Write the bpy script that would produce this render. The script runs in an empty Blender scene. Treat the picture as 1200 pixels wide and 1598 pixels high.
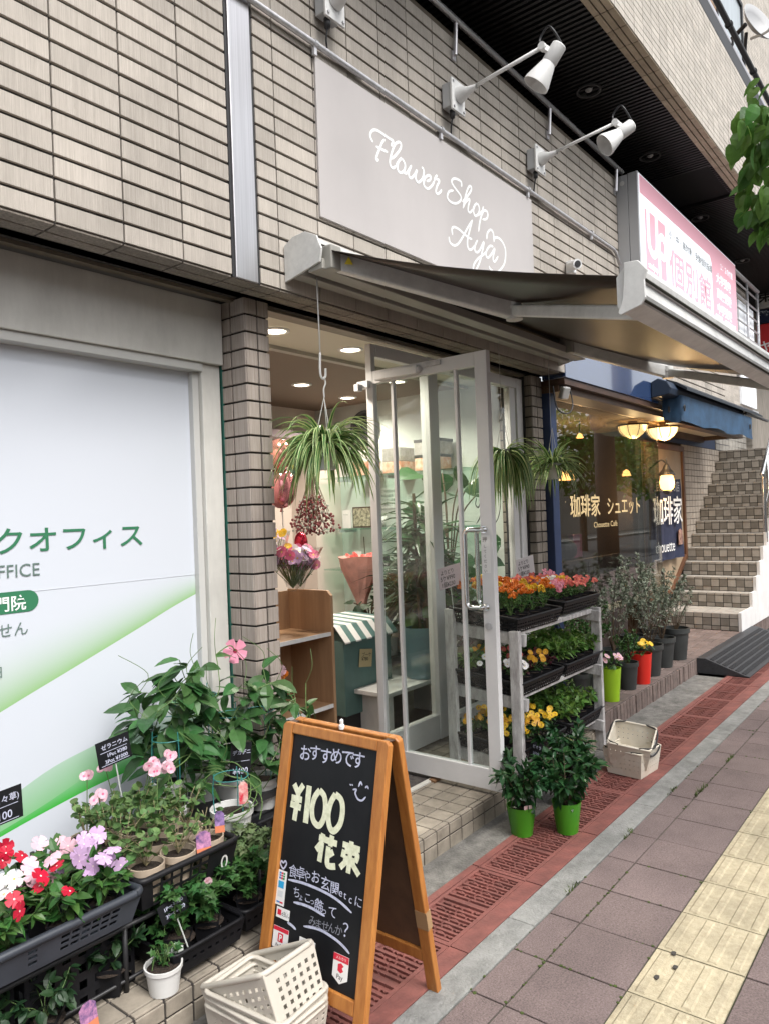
import bpy, bmesh, math, random
from mathutils import Vector, Matrix, Euler
random.seed(7)
S = bpy.context.scene
COL = S.collection
R = math.radians
# ---------------------------------------------------------------- camera, sky, sun, exposure
# world axes: X along the shop wall (away from the viewer), Y towards the wall, Z up; metres
cd = bpy.data.cameras.new('camera'); cam = bpy.data.objects.new('camera', cd); COL.objects.link(cam)
cd.sensor_fit = 'HORIZONTAL'; cd.sensor_width = 36.0; cd.lens = 36.0*1160.8/1200; cd.clip_start = 0.05; cd.clip_end = 400
rr = Vector((0.62045841, -0.78337083, -0.03689854)); uu = Vector((0.01892175, -0.03208286, 0.99930609)); ff = Vector((0.78401105, 0.62072605, 0.00508333))
M = Matrix((rr, uu, -ff)).transposed().to_4x4(); M.translation = (0, 0, 1.622); cam.matrix_world = M
S.camera = cam
S.view_settings.view_transform = 'Standard'; S.view_settings.look = 'None'
S.view_settings.exposure = 1.12; S.view_settings.gamma = 1.0
W = bpy.data.worlds.new('World'); S.world = W; W.use_nodes = True
nt = W.node_tree; bg = nt.nodes['Background']
sky = nt.nodes.new('ShaderNodeTexSky'); sky.sky_type = 'NISHITA'; sky.sun_disc = False
SUN_EL, SUN_AZ = 54, 190
sky.sun_elevation = R(SUN_EL); sky.sun_rotation = R(SUN_AZ); sky.air_density = 1.0; sky.dust_density = 4.0
hs = nt.nodes.new('ShaderNodeHueSaturation'); hs.inputs['Saturation'].default_value = 0.22; hs.inputs['Value'].default_value = 1.0
nt.links.new(sky.outputs[0], hs.inputs['Color']); nt.links.new(hs.outputs[0], bg.inputs[0]); bg.inputs[1].default_value = 0.125
sl = bpy.data.lights.new('sun', 'SUN'); so = bpy.data.objects.new('sun', sl); COL.objects.link(so)
sl.energy = 1.35; sl.angle = R(28); sl.color = (1.0, 0.97, 0.93)
so.rotation_euler = (R(36), R(-8), 0); so.location = (0, -5, 12)
C = S.cycles
C.max_bounces = 8; C.diffuse_bounces = 3; C.glossy_bounces = 4; C.transmission_bounces = 4; C.transparent_max_bounces = 24
C.caustics_reflective = False; C.caustics_refractive = False
C.use_denoising = True

# ---------------------------------------------------------------- materials
MATS = {}
def newmat(name):
    m = bpy.data.materials.new(name); m.use_nodes = True
    return m, m.node_tree, m.node_tree.nodes['Principled BSDF']
def mat(name, col, rough=0.6, metal=0.0, var=0.0, nscale=8.0, stretch=(1, 1, 1), bump=0.0, bscale=None, spec=0.5, dark=None, isl=0.0, detail=4.0, coat=0.0, sheen=0.0, trans=0.0, stain=0.0, sstretch=(1.6, 1.6, .45), hue=0.0):
    """principled material; var = noise variation of the value, dark = second colour for blotches, isl = per-island variation"""
    if name in MATS: return MATS[name]
    m, t, p = newmat(name)
    p.inputs['Roughness'].default_value = rough; p.inputs['Metallic'].default_value = metal
    p.inputs['Specular IOR Level'].default_value = spec; p.inputs['Coat Weight'].default_value = coat
    c4 = (col[0], col[1], col[2], 1)
    out = None
    if var or dark or bump or isl or stain:
        tc = t.nodes.new('ShaderNodeTexCoord'); mp = t.nodes.new('ShaderNodeMapping'); mp.inputs['Scale'].default_value = stretch
        t.links.new(tc.outputs['Object'], mp.inputs[0])
    if var or dark:
        n = t.nodes.new('ShaderNodeTexNoise'); n.inputs['Scale'].default_value = nscale; n.inputs['Detail'].default_value = detail; n.inputs['Roughness'].default_value = 0.65
        t.links.new(mp.outputs[0], n.inputs['Vector'])
        r = t.nodes.new('ShaderNodeValToRGB')
        d = dark if dark else tuple(max(0, c*(1-var)) for c in col)
        l = col if dark else tuple(min(1, c*(1+var*0.6)) for c in col)
        r.color_ramp.elements[0].position = 0.32; r.color_ramp.elements[1].position = 0.68
        r.color_ramp.elements[0].color = (*d[:3], 1); r.color_ramp.elements[1].color = (*l[:3], 1)
        t.links.new(n.outputs['Fac'], r.inputs[0]); out = r.outputs[0]
    if isl:
        g = t.nodes.new('ShaderNodeNewGeometry'); h = t.nodes.new('ShaderNodeHueSaturation')
        mr = t.nodes.new('ShaderNodeMapRange'); mr.inputs[3].default_value = 1-isl; mr.inputs[4].default_value = 1+isl
        t.links.new(g.outputs['Random Per Island'], mr.inputs[0]); t.links.new(mr.outputs[0], h.inputs['Value'])
        h.inputs['Color'].default_value = c4
        if out: t.links.new(out, h.inputs['Color'])
        if hue:
            wn = t.nodes.new('ShaderNodeTexWhiteNoise'); wn.noise_dimensions = '1D'; t.links.new(g.outputs['Random Per Island'], wn.inputs['W'])
            mh = t.nodes.new('ShaderNodeMapRange'); mh.inputs[3].default_value = .5-hue; mh.inputs[4].default_value = .5+hue*.35; t.links.new(wn.outputs['Value'], mh.inputs[0]); t.links.new(mh.outputs[0], h.inputs['Hue'])
        out = h.outputs[0]
    if stain:   # wear and rain streaks with a shape of their own
        m2 = t.nodes.new('ShaderNodeMapping'); m2.inputs['Scale'].default_value = sstretch; t.links.new(tc.outputs['Object'], m2.inputs[0])
        n2 = t.nodes.new('ShaderNodeTexNoise'); n2.inputs['Scale'].default_value = 2.2; n2.inputs['Detail'].default_value = 7; n2.inputs['Roughness'].default_value = .7; t.links.new(m2.outputs[0], n2.inputs['Vector'])
        r2 = t.nodes.new('ShaderNodeMapRange'); r2.inputs[1].default_value = .38; r2.inputs[2].default_value = .60; r2.inputs[3].default_value = 1-stain; r2.inputs[4].default_value = 1.0; t.links.new(n2.outputs['Fac'], r2.inputs[0])
        ms = t.nodes.new('ShaderNodeMix'); ms.data_type = 'RGBA'; ms.blend_type = 'MULTIPLY'; ms.inputs[0].default_value = 1.0
        if out: t.links.new(out, ms.inputs[6])
        else: ms.inputs[6].default_value = c4
        t.links.new(r2.outputs[0], ms.inputs[7]); out = ms.outputs[2]
    if out: t.links.new(out, p.inputs['Base Color'])
    else: p.inputs['Base Color'].default_value = c4
    if bump:
        nb = t.nodes.new('ShaderNodeTexNoise'); nb.inputs['Scale'].default_value = bscale or nscale; nb.inputs['Detail'].default_value = 5
        t.links.new(mp.outputs[0], nb.inputs['Vector'])
        b = t.nodes.new('ShaderNodeBump'); b.inputs['Strength'].default_value = min(1, bump); b.inputs['Distance'].default_value = 0.01
        t.links.new(nb.outputs['Fac'], b.inputs['Height']); t.links.new(b.outputs[0], p.inputs['Normal'])
    if trans:
        tr = t.nodes.new('ShaderNodeBsdfTranslucent'); mx = t.nodes.new('ShaderNodeMixShader'); mx.inputs[0].default_value = trans
        if out: t.links.new(out, tr.inputs[0])
        else: tr.inputs[0].default_value = c4
        t.links.new(p.outputs[0], mx.inputs[1]); t.links.new(tr.outputs[0], mx.inputs[2])
        t.links.new(mx.outputs[0], t.nodes['Material Output'].inputs[0])
    MATS[name] = m
    return m
def emat(name, col, strength):
    if name in MATS: return MATS[name]
    m, t, p = newmat(name)
    p.inputs['Base Color'].default_value = (*col, 1); p.inputs['Emission Color'].default_value = (*col, 1); p.inputs['Emission Strength'].default_value = strength
    MATS[name] = m; return m
def glassmat(name, tint=(0.9, 0.97, 0.94), refl=1.0, rough=0.0, dirt=0.0):
    if name in MATS: return MATS[name]
    m, t, p = newmat(name)
    tr = t.nodes.new('ShaderNodeBsdfTransparent'); tr.inputs[0].default_value = (*tint, 1)
    gl = t.nodes.new('ShaderNodeBsdfGlossy'); gl.inputs['Roughness'].default_value = rough
    fr = t.nodes.new('ShaderNodeFresnel'); gb = t.nodes.new('ShaderNodeNewGeometry')   # a thin pane: no total reflection on its inner face
    mi = t.nodes.new('ShaderNodeMath'); mi.operation = 'MULTIPLY_ADD'; mi.inputs[1].default_value = -(1.52-1/1.52); mi.inputs[2].default_value = 1.52
    t.links.new(gb.outputs['Backfacing'], mi.inputs[0]); t.links.new(mi.outputs[0], fr.inputs[0])
    ml = t.nodes.new('ShaderNodeMath'); ml.operation = 'MULTIPLY'; ml.inputs[1].default_value = refl; ml.use_clamp = True
    mx = t.nodes.new('ShaderNodeMixShader')
    t.links.new(fr.outputs[0], ml.inputs[0]); t.links.new(ml.outputs[0], mx.inputs[0])
    t.links.new(tr.outputs[0], mx.inputs[1]); t.links.new(gl.outputs[0], mx.inputs[2])
    last = mx.outputs[0]
    if dirt:
        df = t.nodes.new('ShaderNodeBsdfDiffuse'); df.inputs[0].default_value = (0.75, 0.78, 0.76, 1)
        tc = t.nodes.new('ShaderNodeTexCoord'); n = t.nodes.new('ShaderNodeTexNoise'); n.inputs['Scale'].default_value = 3; n.inputs['Detail'].default_value = 5
        t.links.new(tc.outputs['Object'], n.inputs['Vector'])
        m2 = t.nodes.new('ShaderNodeMath'); m2.operation = 'MULTIPLY'; m2.inputs[1].default_value = dirt; t.links.new(n.outputs['Fac'], m2.inputs[0])
        mx2 = t.nodes.new('ShaderNodeMixShader'); t.links.new(m2.outputs[0], mx2.inputs[0]); t.links.new(last, mx2.inputs[1]); t.links.new(df.outputs[0], mx2.inputs[2]); last = mx2.outputs[0]
    t.links.new(last, t.nodes['Material Output'].inputs[0])
    MATS[name] = m; return m

# ---------------------------------------------------------------- mesh helpers
class MB:
    def __init__(s): s.v = []; s.f = []; s.m = []; s.mi = 0
    def add(s, vs, fs):
        o = len(s.v); s.v += [tuple(v) for v in vs]; s.f += [tuple(i+o for i in f) for f in fs]; s.m += [s.mi]*len(fs); return s
    def box(s, a, b):
        x0, y0, z0 = (min(a[i], b[i]) for i in range(3)); x1, y1, z1 = (max(a[i], b[i]) for i in range(3))
        return s.add([(x0,y0,z0),(x1,y0,z0),(x1,y1,z0),(x0,y1,z0),(x0,y0,z1),(x1,y0,z1),(x1,y1,z1),(x0,y1,z1)],
              [(0,3,2,1),(4,5,6,7),(0,1,5,4),(1,2,6,5),(2,3,7,6),(3,0,4,7)])
    def obox(s, c, size, mtx):
        hx, hy, hz = (d/2 for d in size); c = Vector(c)
        vs = [c+mtx@Vector(p) for p in [(-hx,-hy,-hz),(hx,-hy,-hz),(hx,hy,-hz),(-hx,hy,-hz),(-hx,-hy,hz),(hx,-hy,hz),(hx,hy,hz),(-hx,hy,hz)]]
        return s.add(vs, [(0,3,2,1),(4,5,6,7),(0,1,5,4),(1,2,6,5),(2,3,7,6),(3,0,4,7)])
    def bar(s, a, b, w, h, up=(0,0,1)):
        """rectangular bar from a to b: w across, h along up"""
        a = Vector(a); b = Vector(b); d = (b-a); L = d.length; d.normalize(); up = Vector(up)
        x = d.cross(up)
        if x.length < 1e-5: x = d.cross(Vector((1,0,0)))
        x.normalize(); u = x.cross(d)
        m = Matrix((x, d, u)).transposed()
        return s.obox((a+b)/2, (w, L, h), m)
    def quad(s, a, b, c, d): return s.add([a,b,c,d], [(0,1,2,3)])
    def cone(s, a, b, r0, r1, n=16, caps=True):
        a = Vector(a); b = Vector(b); d = (b-a).normalized(); x = d.orthogonal().normalized(); y = d.cross(x)
        vs = []
        for i in range(n):
            t = 2*math.pi*i/n; e = x*math.cos(t)+y*math.sin(t); vs += [a+e*r0, b+e*r1]
        fs = [(2*i, (2*i+2) % (2*n), (2*i+3) % (2*n), 2*i+1) for i in range(n)]
        if caps: fs += [tuple(range(2*n-2, -1, -2)), tuple(range(1, 2*n, 2))]
        return s.add(vs, fs)
    def lathe(s, c, prof, n=20, axis=(0,0,1)):
        """prof: list of (r, h) along axis from c"""
        c = Vector(c); d = Vector(axis).normalized(); x = d.orthogonal().normalized(); y = d.cross(x); vs = []; fs = []
        k = len(prof)
        for i in range(n):
            t = 2*math.pi*i/n; e = x*math.cos(t)+y*math.sin(t)
            vs += [c+e*r+d*h for r, h in prof]
        for i in range(n):
            j = (i+1) % n
            fs += [(i*k+q, j*k+q, j*k+q+1, i*k+q+1) for q in range(k-1)]
        return s.add(vs, fs)
    def tube(s, pts, r, n=8, caps=True):
        pts = [Vector(p) for p in pts]; vs = []; fs = []; k = len(pts)
        rs = r if isinstance(r, (list, tuple)) else [r]*k
        x = None
        for i, p in enumerate(pts):
            d = (pts[min(i+1, k-1)]-pts[max(i-1, 0)]).normalized()
            if x is None: x = d.orthogonal().normalized()
            else:
                x = (x-d*x.dot(d))
                x = x.normalized() if x.length > 1e-6 else d.orthogonal().normalized()
            y = d.cross(x)
            vs += [p+(x*math.cos(2*math.pi*j/n)+y*math.sin(2*math.pi*j/n))*rs[i] for j in range(n)]
        for i in range(k-1):
            fs += [(i*n+j, i*n+(j+1) % n, (i+1)*n+(j+1) % n, (i+1)*n+j) for j in range(n)]
        if caps: fs += [tuple(range(n-1, -1, -1)), tuple(range((k-1)*n, k*n))]
        return s.add(vs, fs)
    def prism(s, poly, O, U, V, N, th):
        """polygon (u,v) on plane O,U,V extruded by th along N"""
        O, U, V, N = Vector(O), Vector(U), Vector(V), Vector(N); n = len(poly)
        vs = [O+U*u+V*v for u, v in poly]+[O+U*u+V*v+N*th for u, v in poly]
        return s.add(vs, [tuple(range(n-1, -1, -1)), tuple(range(n, 2*n))]+[(i, (i+1) % n, n+(i+1) % n, n+i) for i in range(n)])
    def ball(s, c, r, n=10, k=6, sc=(1,1,1)):
        prof = [(max(1e-4, r*math.sin(math.pi*i/k)), -r*math.cos(math.pi*i/k)) for i in range(k+1)]
        o = len(s.v); s.lathe((0,0,0), prof, n)
        for i in range(o, len(s.v)):
            v = s.v[i]; s.v[i] = (c[0]+v[0]*sc[0], c[1]+v[1]*sc[1], c[2]+v[2]*sc[2])
        return s
    def ribbon(s, pts, O, U, V, N, w, lift=0.0, taper=True, th=0.0):
        O, U, V, N = Vector(O), Vector(U), Vector(V), Vector(N); k = len(pts); vs = []
        for i, p in enumerate(pts):
            a = pts[max(0, i-1)]; b = pts[min(k-1, i+1)]; dx, dy = b[0]-a[0], b[1]-a[1]; L = math.hypot(dx, dy) or 1
            f = 1.0
            if taper: f = 0.45+0.55*min(1, min(i, k-1-i)/3.0)
            nx, ny = -dy/L*w/2*f, dx/L*w/2*f
            l_ = lift+i*1.6e-5; vs += [O+U*(p[0]+nx)+V*(p[1]+ny)+N*l_, O+U*(p[0]-nx)+V*(p[1]-ny)+N*l_]
        return s.add(vs, [(2*i+1, 2*i+3, 2*i+2, 2*i) for i in range(k-1)])
    def build(s, name, m, parent=None, bevel=0.0, smooth=False, subd=0, seg=2):
        me = bpy.data.meshes.new(name)
        off = Vector((0,0,0)); q = parent
        while q is not None: off += q.location; q = q.parent
        me.from_pydata([tuple(Vector(v)-off) for v in s.v], [], s.f)
        ms = m if isinstance(m, (list, tuple)) else [m]
        for x in ms: me.materials.append(x)
        if len(ms) > 1:
            for p, i in zip(me.polygons, s.m): p.material_index = i
        me.validate(clean_customdata=False); me.update()
        if smooth: me.polygons.foreach_set('use_smooth', [True]*len(me.polygons))
        o = bpy.data.objects.new(name, me); COL.objects.link(o)
        if parent is not None: o.parent = parent
        if bevel:
            b = o.modifiers.new('bevel', 'BEVEL'); b.width = bevel; b.segments = seg; b.limit_method = 'ANGLE'; b.angle_limit = R(40)
        if subd:
            d = o.modifiers.new('sub', 'SUBSURF'); d.levels = d.render_levels = subd
        return o
def spline(pts, n=5, closed=False):
    P = [tuple(p) for p in pts]; out = []; k = len(P)
    if k < 3:
        return [tuple(P[0][j]+(P[1][j]-P[0][j])*i/4 for j in range(len(P[0]))) for i in range(5)]
    for i in range(k-1):
        a, b, c, d = P[max(0, i-1)], P[i], P[i+1], P[min(k-1, i+2)]
        for q in range(n):
            t = q/n
            out.append(tuple(0.5*((2*b[j])+(-a[j]+c[j])*t+(2*a[j]-5*b[j]+4*c[j]-d[j])*t*t+(-a[j]+3*b[j]-3*c[j]+d[j])*t**3) for j in range(len(b))))
    out.append(P[-1]); return out
def thing(name, label, cat, loc=(0,0,0), group=None, rz=0.0, kind=None):
    o = bpy.data.objects.new(name, None); COL.objects.link(o); o.location = loc; o.rotation_euler = (0, 0, rz)
    o.empty_display_size = 0.05
    o['label'] = label; o['category'] = cat
    if group: o['group'] = group
    if kind: o['kind'] = kind
    return o
def tag(o, label, cat, group=None):
    o['label'] = label; o['category'] = cat
    if group: o['group'] = group
    return o
def struct(o, kind='structure'): o['kind'] = kind; return o
def dup(root, loc=None, rz=None, label=None, group=None, scale=None):
    r = root.copy(); COL.objects.link(r)
    if loc is not None: r.location = loc
    if rz is not None: r.rotation_euler = (0, 0, rz)
    if scale is not None: r.scale = (scale,)*3
    if label: r['label'] = label
    if group: r['group'] = group
    def rec(a, b):
        for ch in list(a.children):
            c = ch.copy(); COL.objects.link(c); c.parent = b; rec(ch, c)
    rec(root, r)
    return r
def text(name, body, O, U, V, size, m, parent, bold=0.0, align='LEFT', sx=1.0, space=1.0, lift=0.0015, shear=0.0, line=1.0):
    """lettering on plane O,U,V as a flat mesh"""
    c = bpy.data.curves.new(name, 'FONT'); c.body = body; c.size = size; c.align_x = align; c.offset = bold; c.space_character = space; c.shear = shear; c.space_line = line
    c.resolution_u = 3
    o = bpy.data.objects.new(name, c); COL.objects.link(o)
    bpy.context.view_layer.update()
    me = bpy.data.meshes.new_from_object(o.evaluated_get(bpy.context.evaluated_depsgraph_get()))
    bpy.data.objects.remove(o); bpy.data.curves.remove(c)
    O, U, V = Vector(O), Vector(U).normalized(), Vector(V).normalized(); N = U.cross(V)
    off = Vector((0,0,0)); q = parent
    while q is not None: off += q.location; q = q.parent
    for v in me.vertices: v.co = O+U*(v.co.x*sx)+V*v.co.y+N*lift-off
    me.materials.clear(); me.materials.append(m); me.update()
    o = bpy.data.objects.new(name, me); COL.objects.link(o)
    if parent is not None: o.parent = parent
    return o
def tiles(mb, O, U, V, N, us, vs, gap, depth, skip=None, jit=0.0, mats=None, gapv=None):
    """tiles between grid lines us x vs on plane O,U,V; front face at +depth along N"""
    O, U, V, N = Vector(O), Vector(U), Vector(V), Vector(N); g = gap/2; gv = (gap if gapv is None else gapv)/2
    for i in range(len(us)-1):
        for j in range(len(vs)-1):
            if skip and skip((us[i]+us[i+1])/2, (vs[j]+vs[j+1])/2): continue
            a, b, c, d = us[i]+g, us[i+1]-g, vs[j]+gv, vs[j+1]-gv
            if b <= a or d <= c: continue
            D = depth+random.uniform(-jit, jit)
            if mats: mb.mi = mats(i, j)
            q = [(a,c),(b,c),(b,d),(a,d)]
            vv = [O+U*x+V*y for x, y in q]+[O+U*x+V*y+N*D for x, y in q]
            mb.add(vv, [(4,5,6,7),(0,1,5,4),(1,2,6,5),(2,3,7,6),(3,0,4,7)])
    mb.mi = 0
    return mb
def grid(a, b, p):
    n = max(1, round((b-a)/p)); return [a+(b-a)*i/n for i in range(n+1)]
X3, Y3, Z3 = Vector((1,0,0)), Vector((0,1,0)), Vector((0,0,1))
# ---------------------------------------------------------------- shared materials
brick = mat('beige_brick', (0.525, 0.478, 0.422), 0.75, nscale=3.0, stretch=(85, 85, 1.1), bump=0.35, bscale=9, isl=0.11, dark=(0.385, 0.346, 0.30), stain=.2)
brick_dk = mat('dark_brick', (0.30, 0.265, 0.225), 0.8, stain=.3, nscale=3.0, stretch=(30, 30, 1.5), bump=0.3, bscale=9, isl=0.15, dark=(0.16, 0.135, 0.11))  # darker brick with random stains, for the soffit and second pillar
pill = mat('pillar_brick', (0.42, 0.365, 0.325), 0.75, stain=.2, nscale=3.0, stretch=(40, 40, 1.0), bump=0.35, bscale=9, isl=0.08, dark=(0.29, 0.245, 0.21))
grout = mat('dark_grout', (0.035, 0.03, 0.028), 0.95)
steel = mat('brushed_steel', (0.62, 0.61, 0.63), 0.34, metal=0.9, var=0.12, nscale=2, stretch=(60, 60, 0.6))
zinc = mat('galvanised_pipe', (0.58, 0.58, 0.60), 0.42, metal=0.4, var=0.2, nscale=25)
white = mat('white_paint', (0.74, 0.74, 0.73), 0.45, var=0.06, nscale=5, stain=.10, sstretch=(5, 5, 2))
offw = mat('offwhite_paint', (0.60, 0.59, 0.55), 0.5, var=0.08, nscale=4, stain=.15, sstretch=(2, 2, .5))
alu = mat('white_aluminium', (0.70, 0.70, 0.70), 0.38, var=0.05, nscale=6)
conc = mat('old_concrete', (0.26, 0.25, 0.23), 0.95, nscale=14, dark=(0.13, 0.125, 0.115), bump=0.7, bscale=90, detail=8, stain=.35, sstretch=(2, 2, 2))
conc2 = mat('kerb_concrete', (0.31, 0.31, 0.295), 0.95, nscale=20, dark=(0.22, 0.22, 0.21), bump=0.7, bscale=110, detail=8, stain=.3, sstretch=(2, 2, 2))
paver = mat('mauve_paver', (0.255, 0.192, 0.186), 0.92, nscale=150, dark=(0.125, 0.096, 0.09), bump=0.55, bscale=220, isl=0.11, detail=3, stain=.22, sstretch=(1.3, 1.3, 1.3))
yel = mat('tactile_yellow', (0.52, 0.455, 0.32), 0.9, nscale=40, dark=(0.39, 0.335, 0.225), bump=0.4, bscale=160, isl=0.05, detail=6, stain=.25, sstretch=(2, 2, 2))
red = mat('red_drain', (0.265, 0.09, 0.074), 0.8, nscale=9, dark=(0.175, 0.066, 0.057), bump=0.3, bscale=70, detail=7, stain=.3, sstretch=(2, 3, 2))
red_dk = mat('drain_gap', (0.035, 0.016, 0.014), 0.95)
gtile = mat('entry_tile', (0.36, 0.315, 0.255), 0.65, nscale=9, dark=(0.23, 0.20, 0.16), isl=0.14, bump=0.15, bscale=30, detail=6, stain=.3, sstretch=(3, 3, 3))
stile_l = mat('stair_tile_light', (0.355, 0.335, 0.30), 0.7, nscale=14, dark=(0.28, 0.26, 0.23), isl=0.12)
stile_d = mat('stair_tile_dark', (0.21, 0.195, 0.17), 0.7, nscale=14, dark=(0.155, 0.142, 0.122), isl=0.14)
terr = mat('terrace_brick', (0.185, 0.135, 0.12), 0.9, nscale=20, dark=(0.11, 0.085, 0.075), isl=0.2, bump=0.4, bscale=60)
black = mat('black_plastic', (0.009, 0.009, 0.011), 0.5, var=0.3, nscale=20, spec=.3)
blackm = mat('black_metal', (0.02, 0.02, 0.022), 0.5)
rubber = mat('black_rubber', (0.035, 0.036, 0.04), 0.6, var=0.3, nscale=30)
soil = mat('potting_soil', (0.045, 0.03, 0.02), 1.0, nscale=90, dark=(0.015, 0.01, 0.008), bump=1, bscale=120)
chrome = mat('polished_chrome', (0.75, 0.75, 0.75), 0.15, metal=1.0)
glass = glassmat('clear_glass', (0.95, 0.975, 0.965), 1.0)
glassd = glassmat('door_glass', (0.95, 0.98, 0.965), 0.9, dirt=0.02)
wood_dk = mat('dark_wood', (0.075, 0.035, 0.02), 0.5, nscale=4, stretch=(1, 30, 1), dark=(0.03, 0.015, 0.009))
blue = mat('gloss_blue', (0.028, 0.058, 0.15), 0.12, var=0.1, nscale=4, coat=1.0)
blue.node_tree.nodes['Principled BSDF'].inputs['Coat IOR'].default_value = 2.6
blue_mat = mat('flat_blue', (0.018, 0.036, 0.10), 0.5, var=0.2, nscale=5)

# ---------------------------------------------------------------- ground
gm = mat('street_asphalt', (0.055, 0.055, 0.056), 0.95, nscale=60, dark=(0.035, 0.035, 0.036), bump=0.6, bscale=150)
b = MB(); b.quad((-120,-120,-0.03), (120,-120,-0.03), (120,120,-0.03), (-120,120,-0.03)); struct(b.build('ground', gm))
bed = mat('joint_sand', (0.06, 0.055, 0.045), 1.0, nscale=7, dark=(0.045, 0.06, 0.02))
b = MB(); b.box((-3, -1.75, -0.029), (26, 1.40, -0.007)); struct(b.build('pavement_bed', bed))
xs = [2.428+0.3*k for k in range(-14, 62)]
xs1 = [x+random.uniform(-.0012, .0012) for x in xs]
b = MB()
tiles(b, (0,0,-0.007), X3, Y3, Z3, xs1, [0.9638, 1.2602, 1.392], 0.0065, 0.007, jit=0.0012)
tiles(b, (0,0,-0.007), X3, Y3, Z3, xs1, [0.662-0.3*k for k in range(8, -1, -1)], 0.0065, 0.007, jit=0.0012)
struct(b.build('pavement', paver, bevel=0.0015, seg=1))
b = MB(); tiles(b, (0,0,-0.007), X3, Y3, Z3, xs1, [0.662, 0.9638], 0.006, 0.0065, jit=0.0008)
for i in range(len(xs1)-1):
    for k in range(4):
        y = 0.662+0.0375+0.0752*k
        a, c = xs1[i]+0.012, xs1[i+1]-0.012
        w, w2 = 0.0185, 0.012
        b.add([(a,y-w,-0.001),(c,y-w,-0.001),(c,y+w,-0.001),(a,y+w,-0.001),(a+.006,y-w2,.0045),(c-.006,y-w2,.0045),(c-.006,y+w2,.0045),(a+.006,y+w2,.0045)], [(4,5,6,7),(0,1,5,4),(1,2,6,5),(2,3,7,6),(3,0,4,7)])
struct(b.build('tactile_paving', yel))
b = MB(); 
for i in range(20): b.box((-3+1.4*i+.003, 1.394, -0.03), (-1.6+1.4*i, 1.508, 0.003))
struct(b.build('kerb', conc2, bevel=0.004))
b = MB(); b.box((-3, 1.862, -0.03), (7.35, 2.135, -0.002)); struct(b.build('concrete_gutter', conc))
# moss and weeds in the joints
moss = mat('moss', (0.07, 0.10, 0.02), 1.0, nscale=60, dark=(0.035, 0.05, 0.012))
b = MB()
for _ in range(420):
    if random.random() < .6:
        x = random.choice(xs[10:34])+random.uniform(-.3, .3); y = random.choice([1.2602, 1.2602, 1.392, 0.9638])+random.uniform(-.004, .004)
    else:
        x = random.choice(xs[10:34])+random.uniform(-.004, .004); y = random.uniform(.97, 1.39)
    if math.sin(x*7.3+y*3)+math.sin(x*2.9) < 0.1: continue
    r = random.uniform(.003, .009); b.ball((x, y, 0), r, 5, 3, (1, 1, .35))
for (wx, wy) in ((4.30, 1.262), (4.42, 1.255), (3.6, 1.39), (5.02, 1.262), (4.28, 1.39), (2.95, 1.395)):
    for _ in range(26):
        a = random.uniform(0, 6.28); l = random.uniform(.012, .03); p = Vector((wx+random.uniform(-.07, .07), wy+random.uniform(-.008, .008), 0)); d = Vector((math.cos(a)*.7, math.sin(a)*.7, random.uniform(.3, 1)))*l; s = d.cross(Z3).normalized()*.004
        b.add([p-s, p+s, p+d], [(0,1,2)])
struct(b.build('joint_moss', moss), 'stuff')
# dark chewing gum spots on the tactile strip
gum = mat('gum_spot', (0.05, 0.045, 0.04), 0.9)
for (x, y) in ((2.548, .903), (2.72, .90), (2.64, .87)):
    b = MB(); b.prism([(math.cos(t*.7)*.014*random.uniform(.7, 1.1), math.sin(t*.7)*.010*random.uniform(.7, 1.1)) for t in range(9)], (x, y, .0035), X3, Y3, Z3, .003)
    tag(b.build('gum_spot', gum), 'small dark gum spot flattened on the yellow tactile paving', 'stain', 'gum spots on the yellow paving')

# ---------------------------------------------------------------- red drain covers
def drain_mb():
    g, d = MB(), MB()
    L = 0.594
    g.box((0, 0, -0.045), (L, 0.352, -0.010))
    # outer flange (street side), inner flange, frame round the grid
    g.box((0, 0, -0.011), (L, 0.078, 0.004)); g.box((0, 0.318, -0.011), (L, 0.352, 0.004))
    g.box((0, 0.083, -0.011), (L, 0.100, 0.001)); g.box((0, 0.300, -0.011), (L, 0.314, 0.001))
    g.box((0, 0.1, -0.011), (0.02, 0.30, 0.001)); g.box((L-0.02, 0.1, -0.011), (L, 0.30, 0.001)); g.box((L/2-.012, 0.1, -0.011), (L/2+.012, 0.3, 0.001))
    n = 22; px = (L-0.04)/n
    for i in range(n):
        x = 0.02+px*(i+0.5)
        if abs(x-L/2) < .02: continue
        if i % 2 == 0:
            for y0, y1 in ((0.101, 0.195), (0.205, 0.299)): g.box((x-.0062, y0, -0.011), (x+.0062, y1, 0.0))
        else:
            for k in range(4):   # little chevrons between the ribs
                y = 0.115+0.049*k; s = 1 if k % 2 else -1
                g.add([(x-.007,y-.018,0),(x,y-.010,0),(x+s*.007,y,0),(x,y+.010,0),(x-.007,y+.018,0),(x+.005,y+.018,0),(x+.012*s,y,0),(x+.005,y-.018,0)], [(0,7,1),(1,7,6,2),(2,6,5,3),(3,5,4)])
                g.box((x-.003, y-.02, -0.011), (x+.003, y+.02, -0.001))
    return g
base = drain_mb()
dr = thing('drain_cover', 'first', 'drain cover', (0,0,0))
base.build('grate', red, dr, bevel=0.0015, seg=1)
d0 = 5.303
for k in range(-7, 9):
    o = dr if k == -7 else dup(dr)
    o.location = (d0+0.6*k, 1.509, random.uniform(-.001, .0015)); o.rotation_euler = (0, 0, random.uniform(-.004, .004))
    o['label'] = 'red ribbed drain cover set in the row of covers along the shop front'; o['group'] = 'red drain covers along the kerb'

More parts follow.
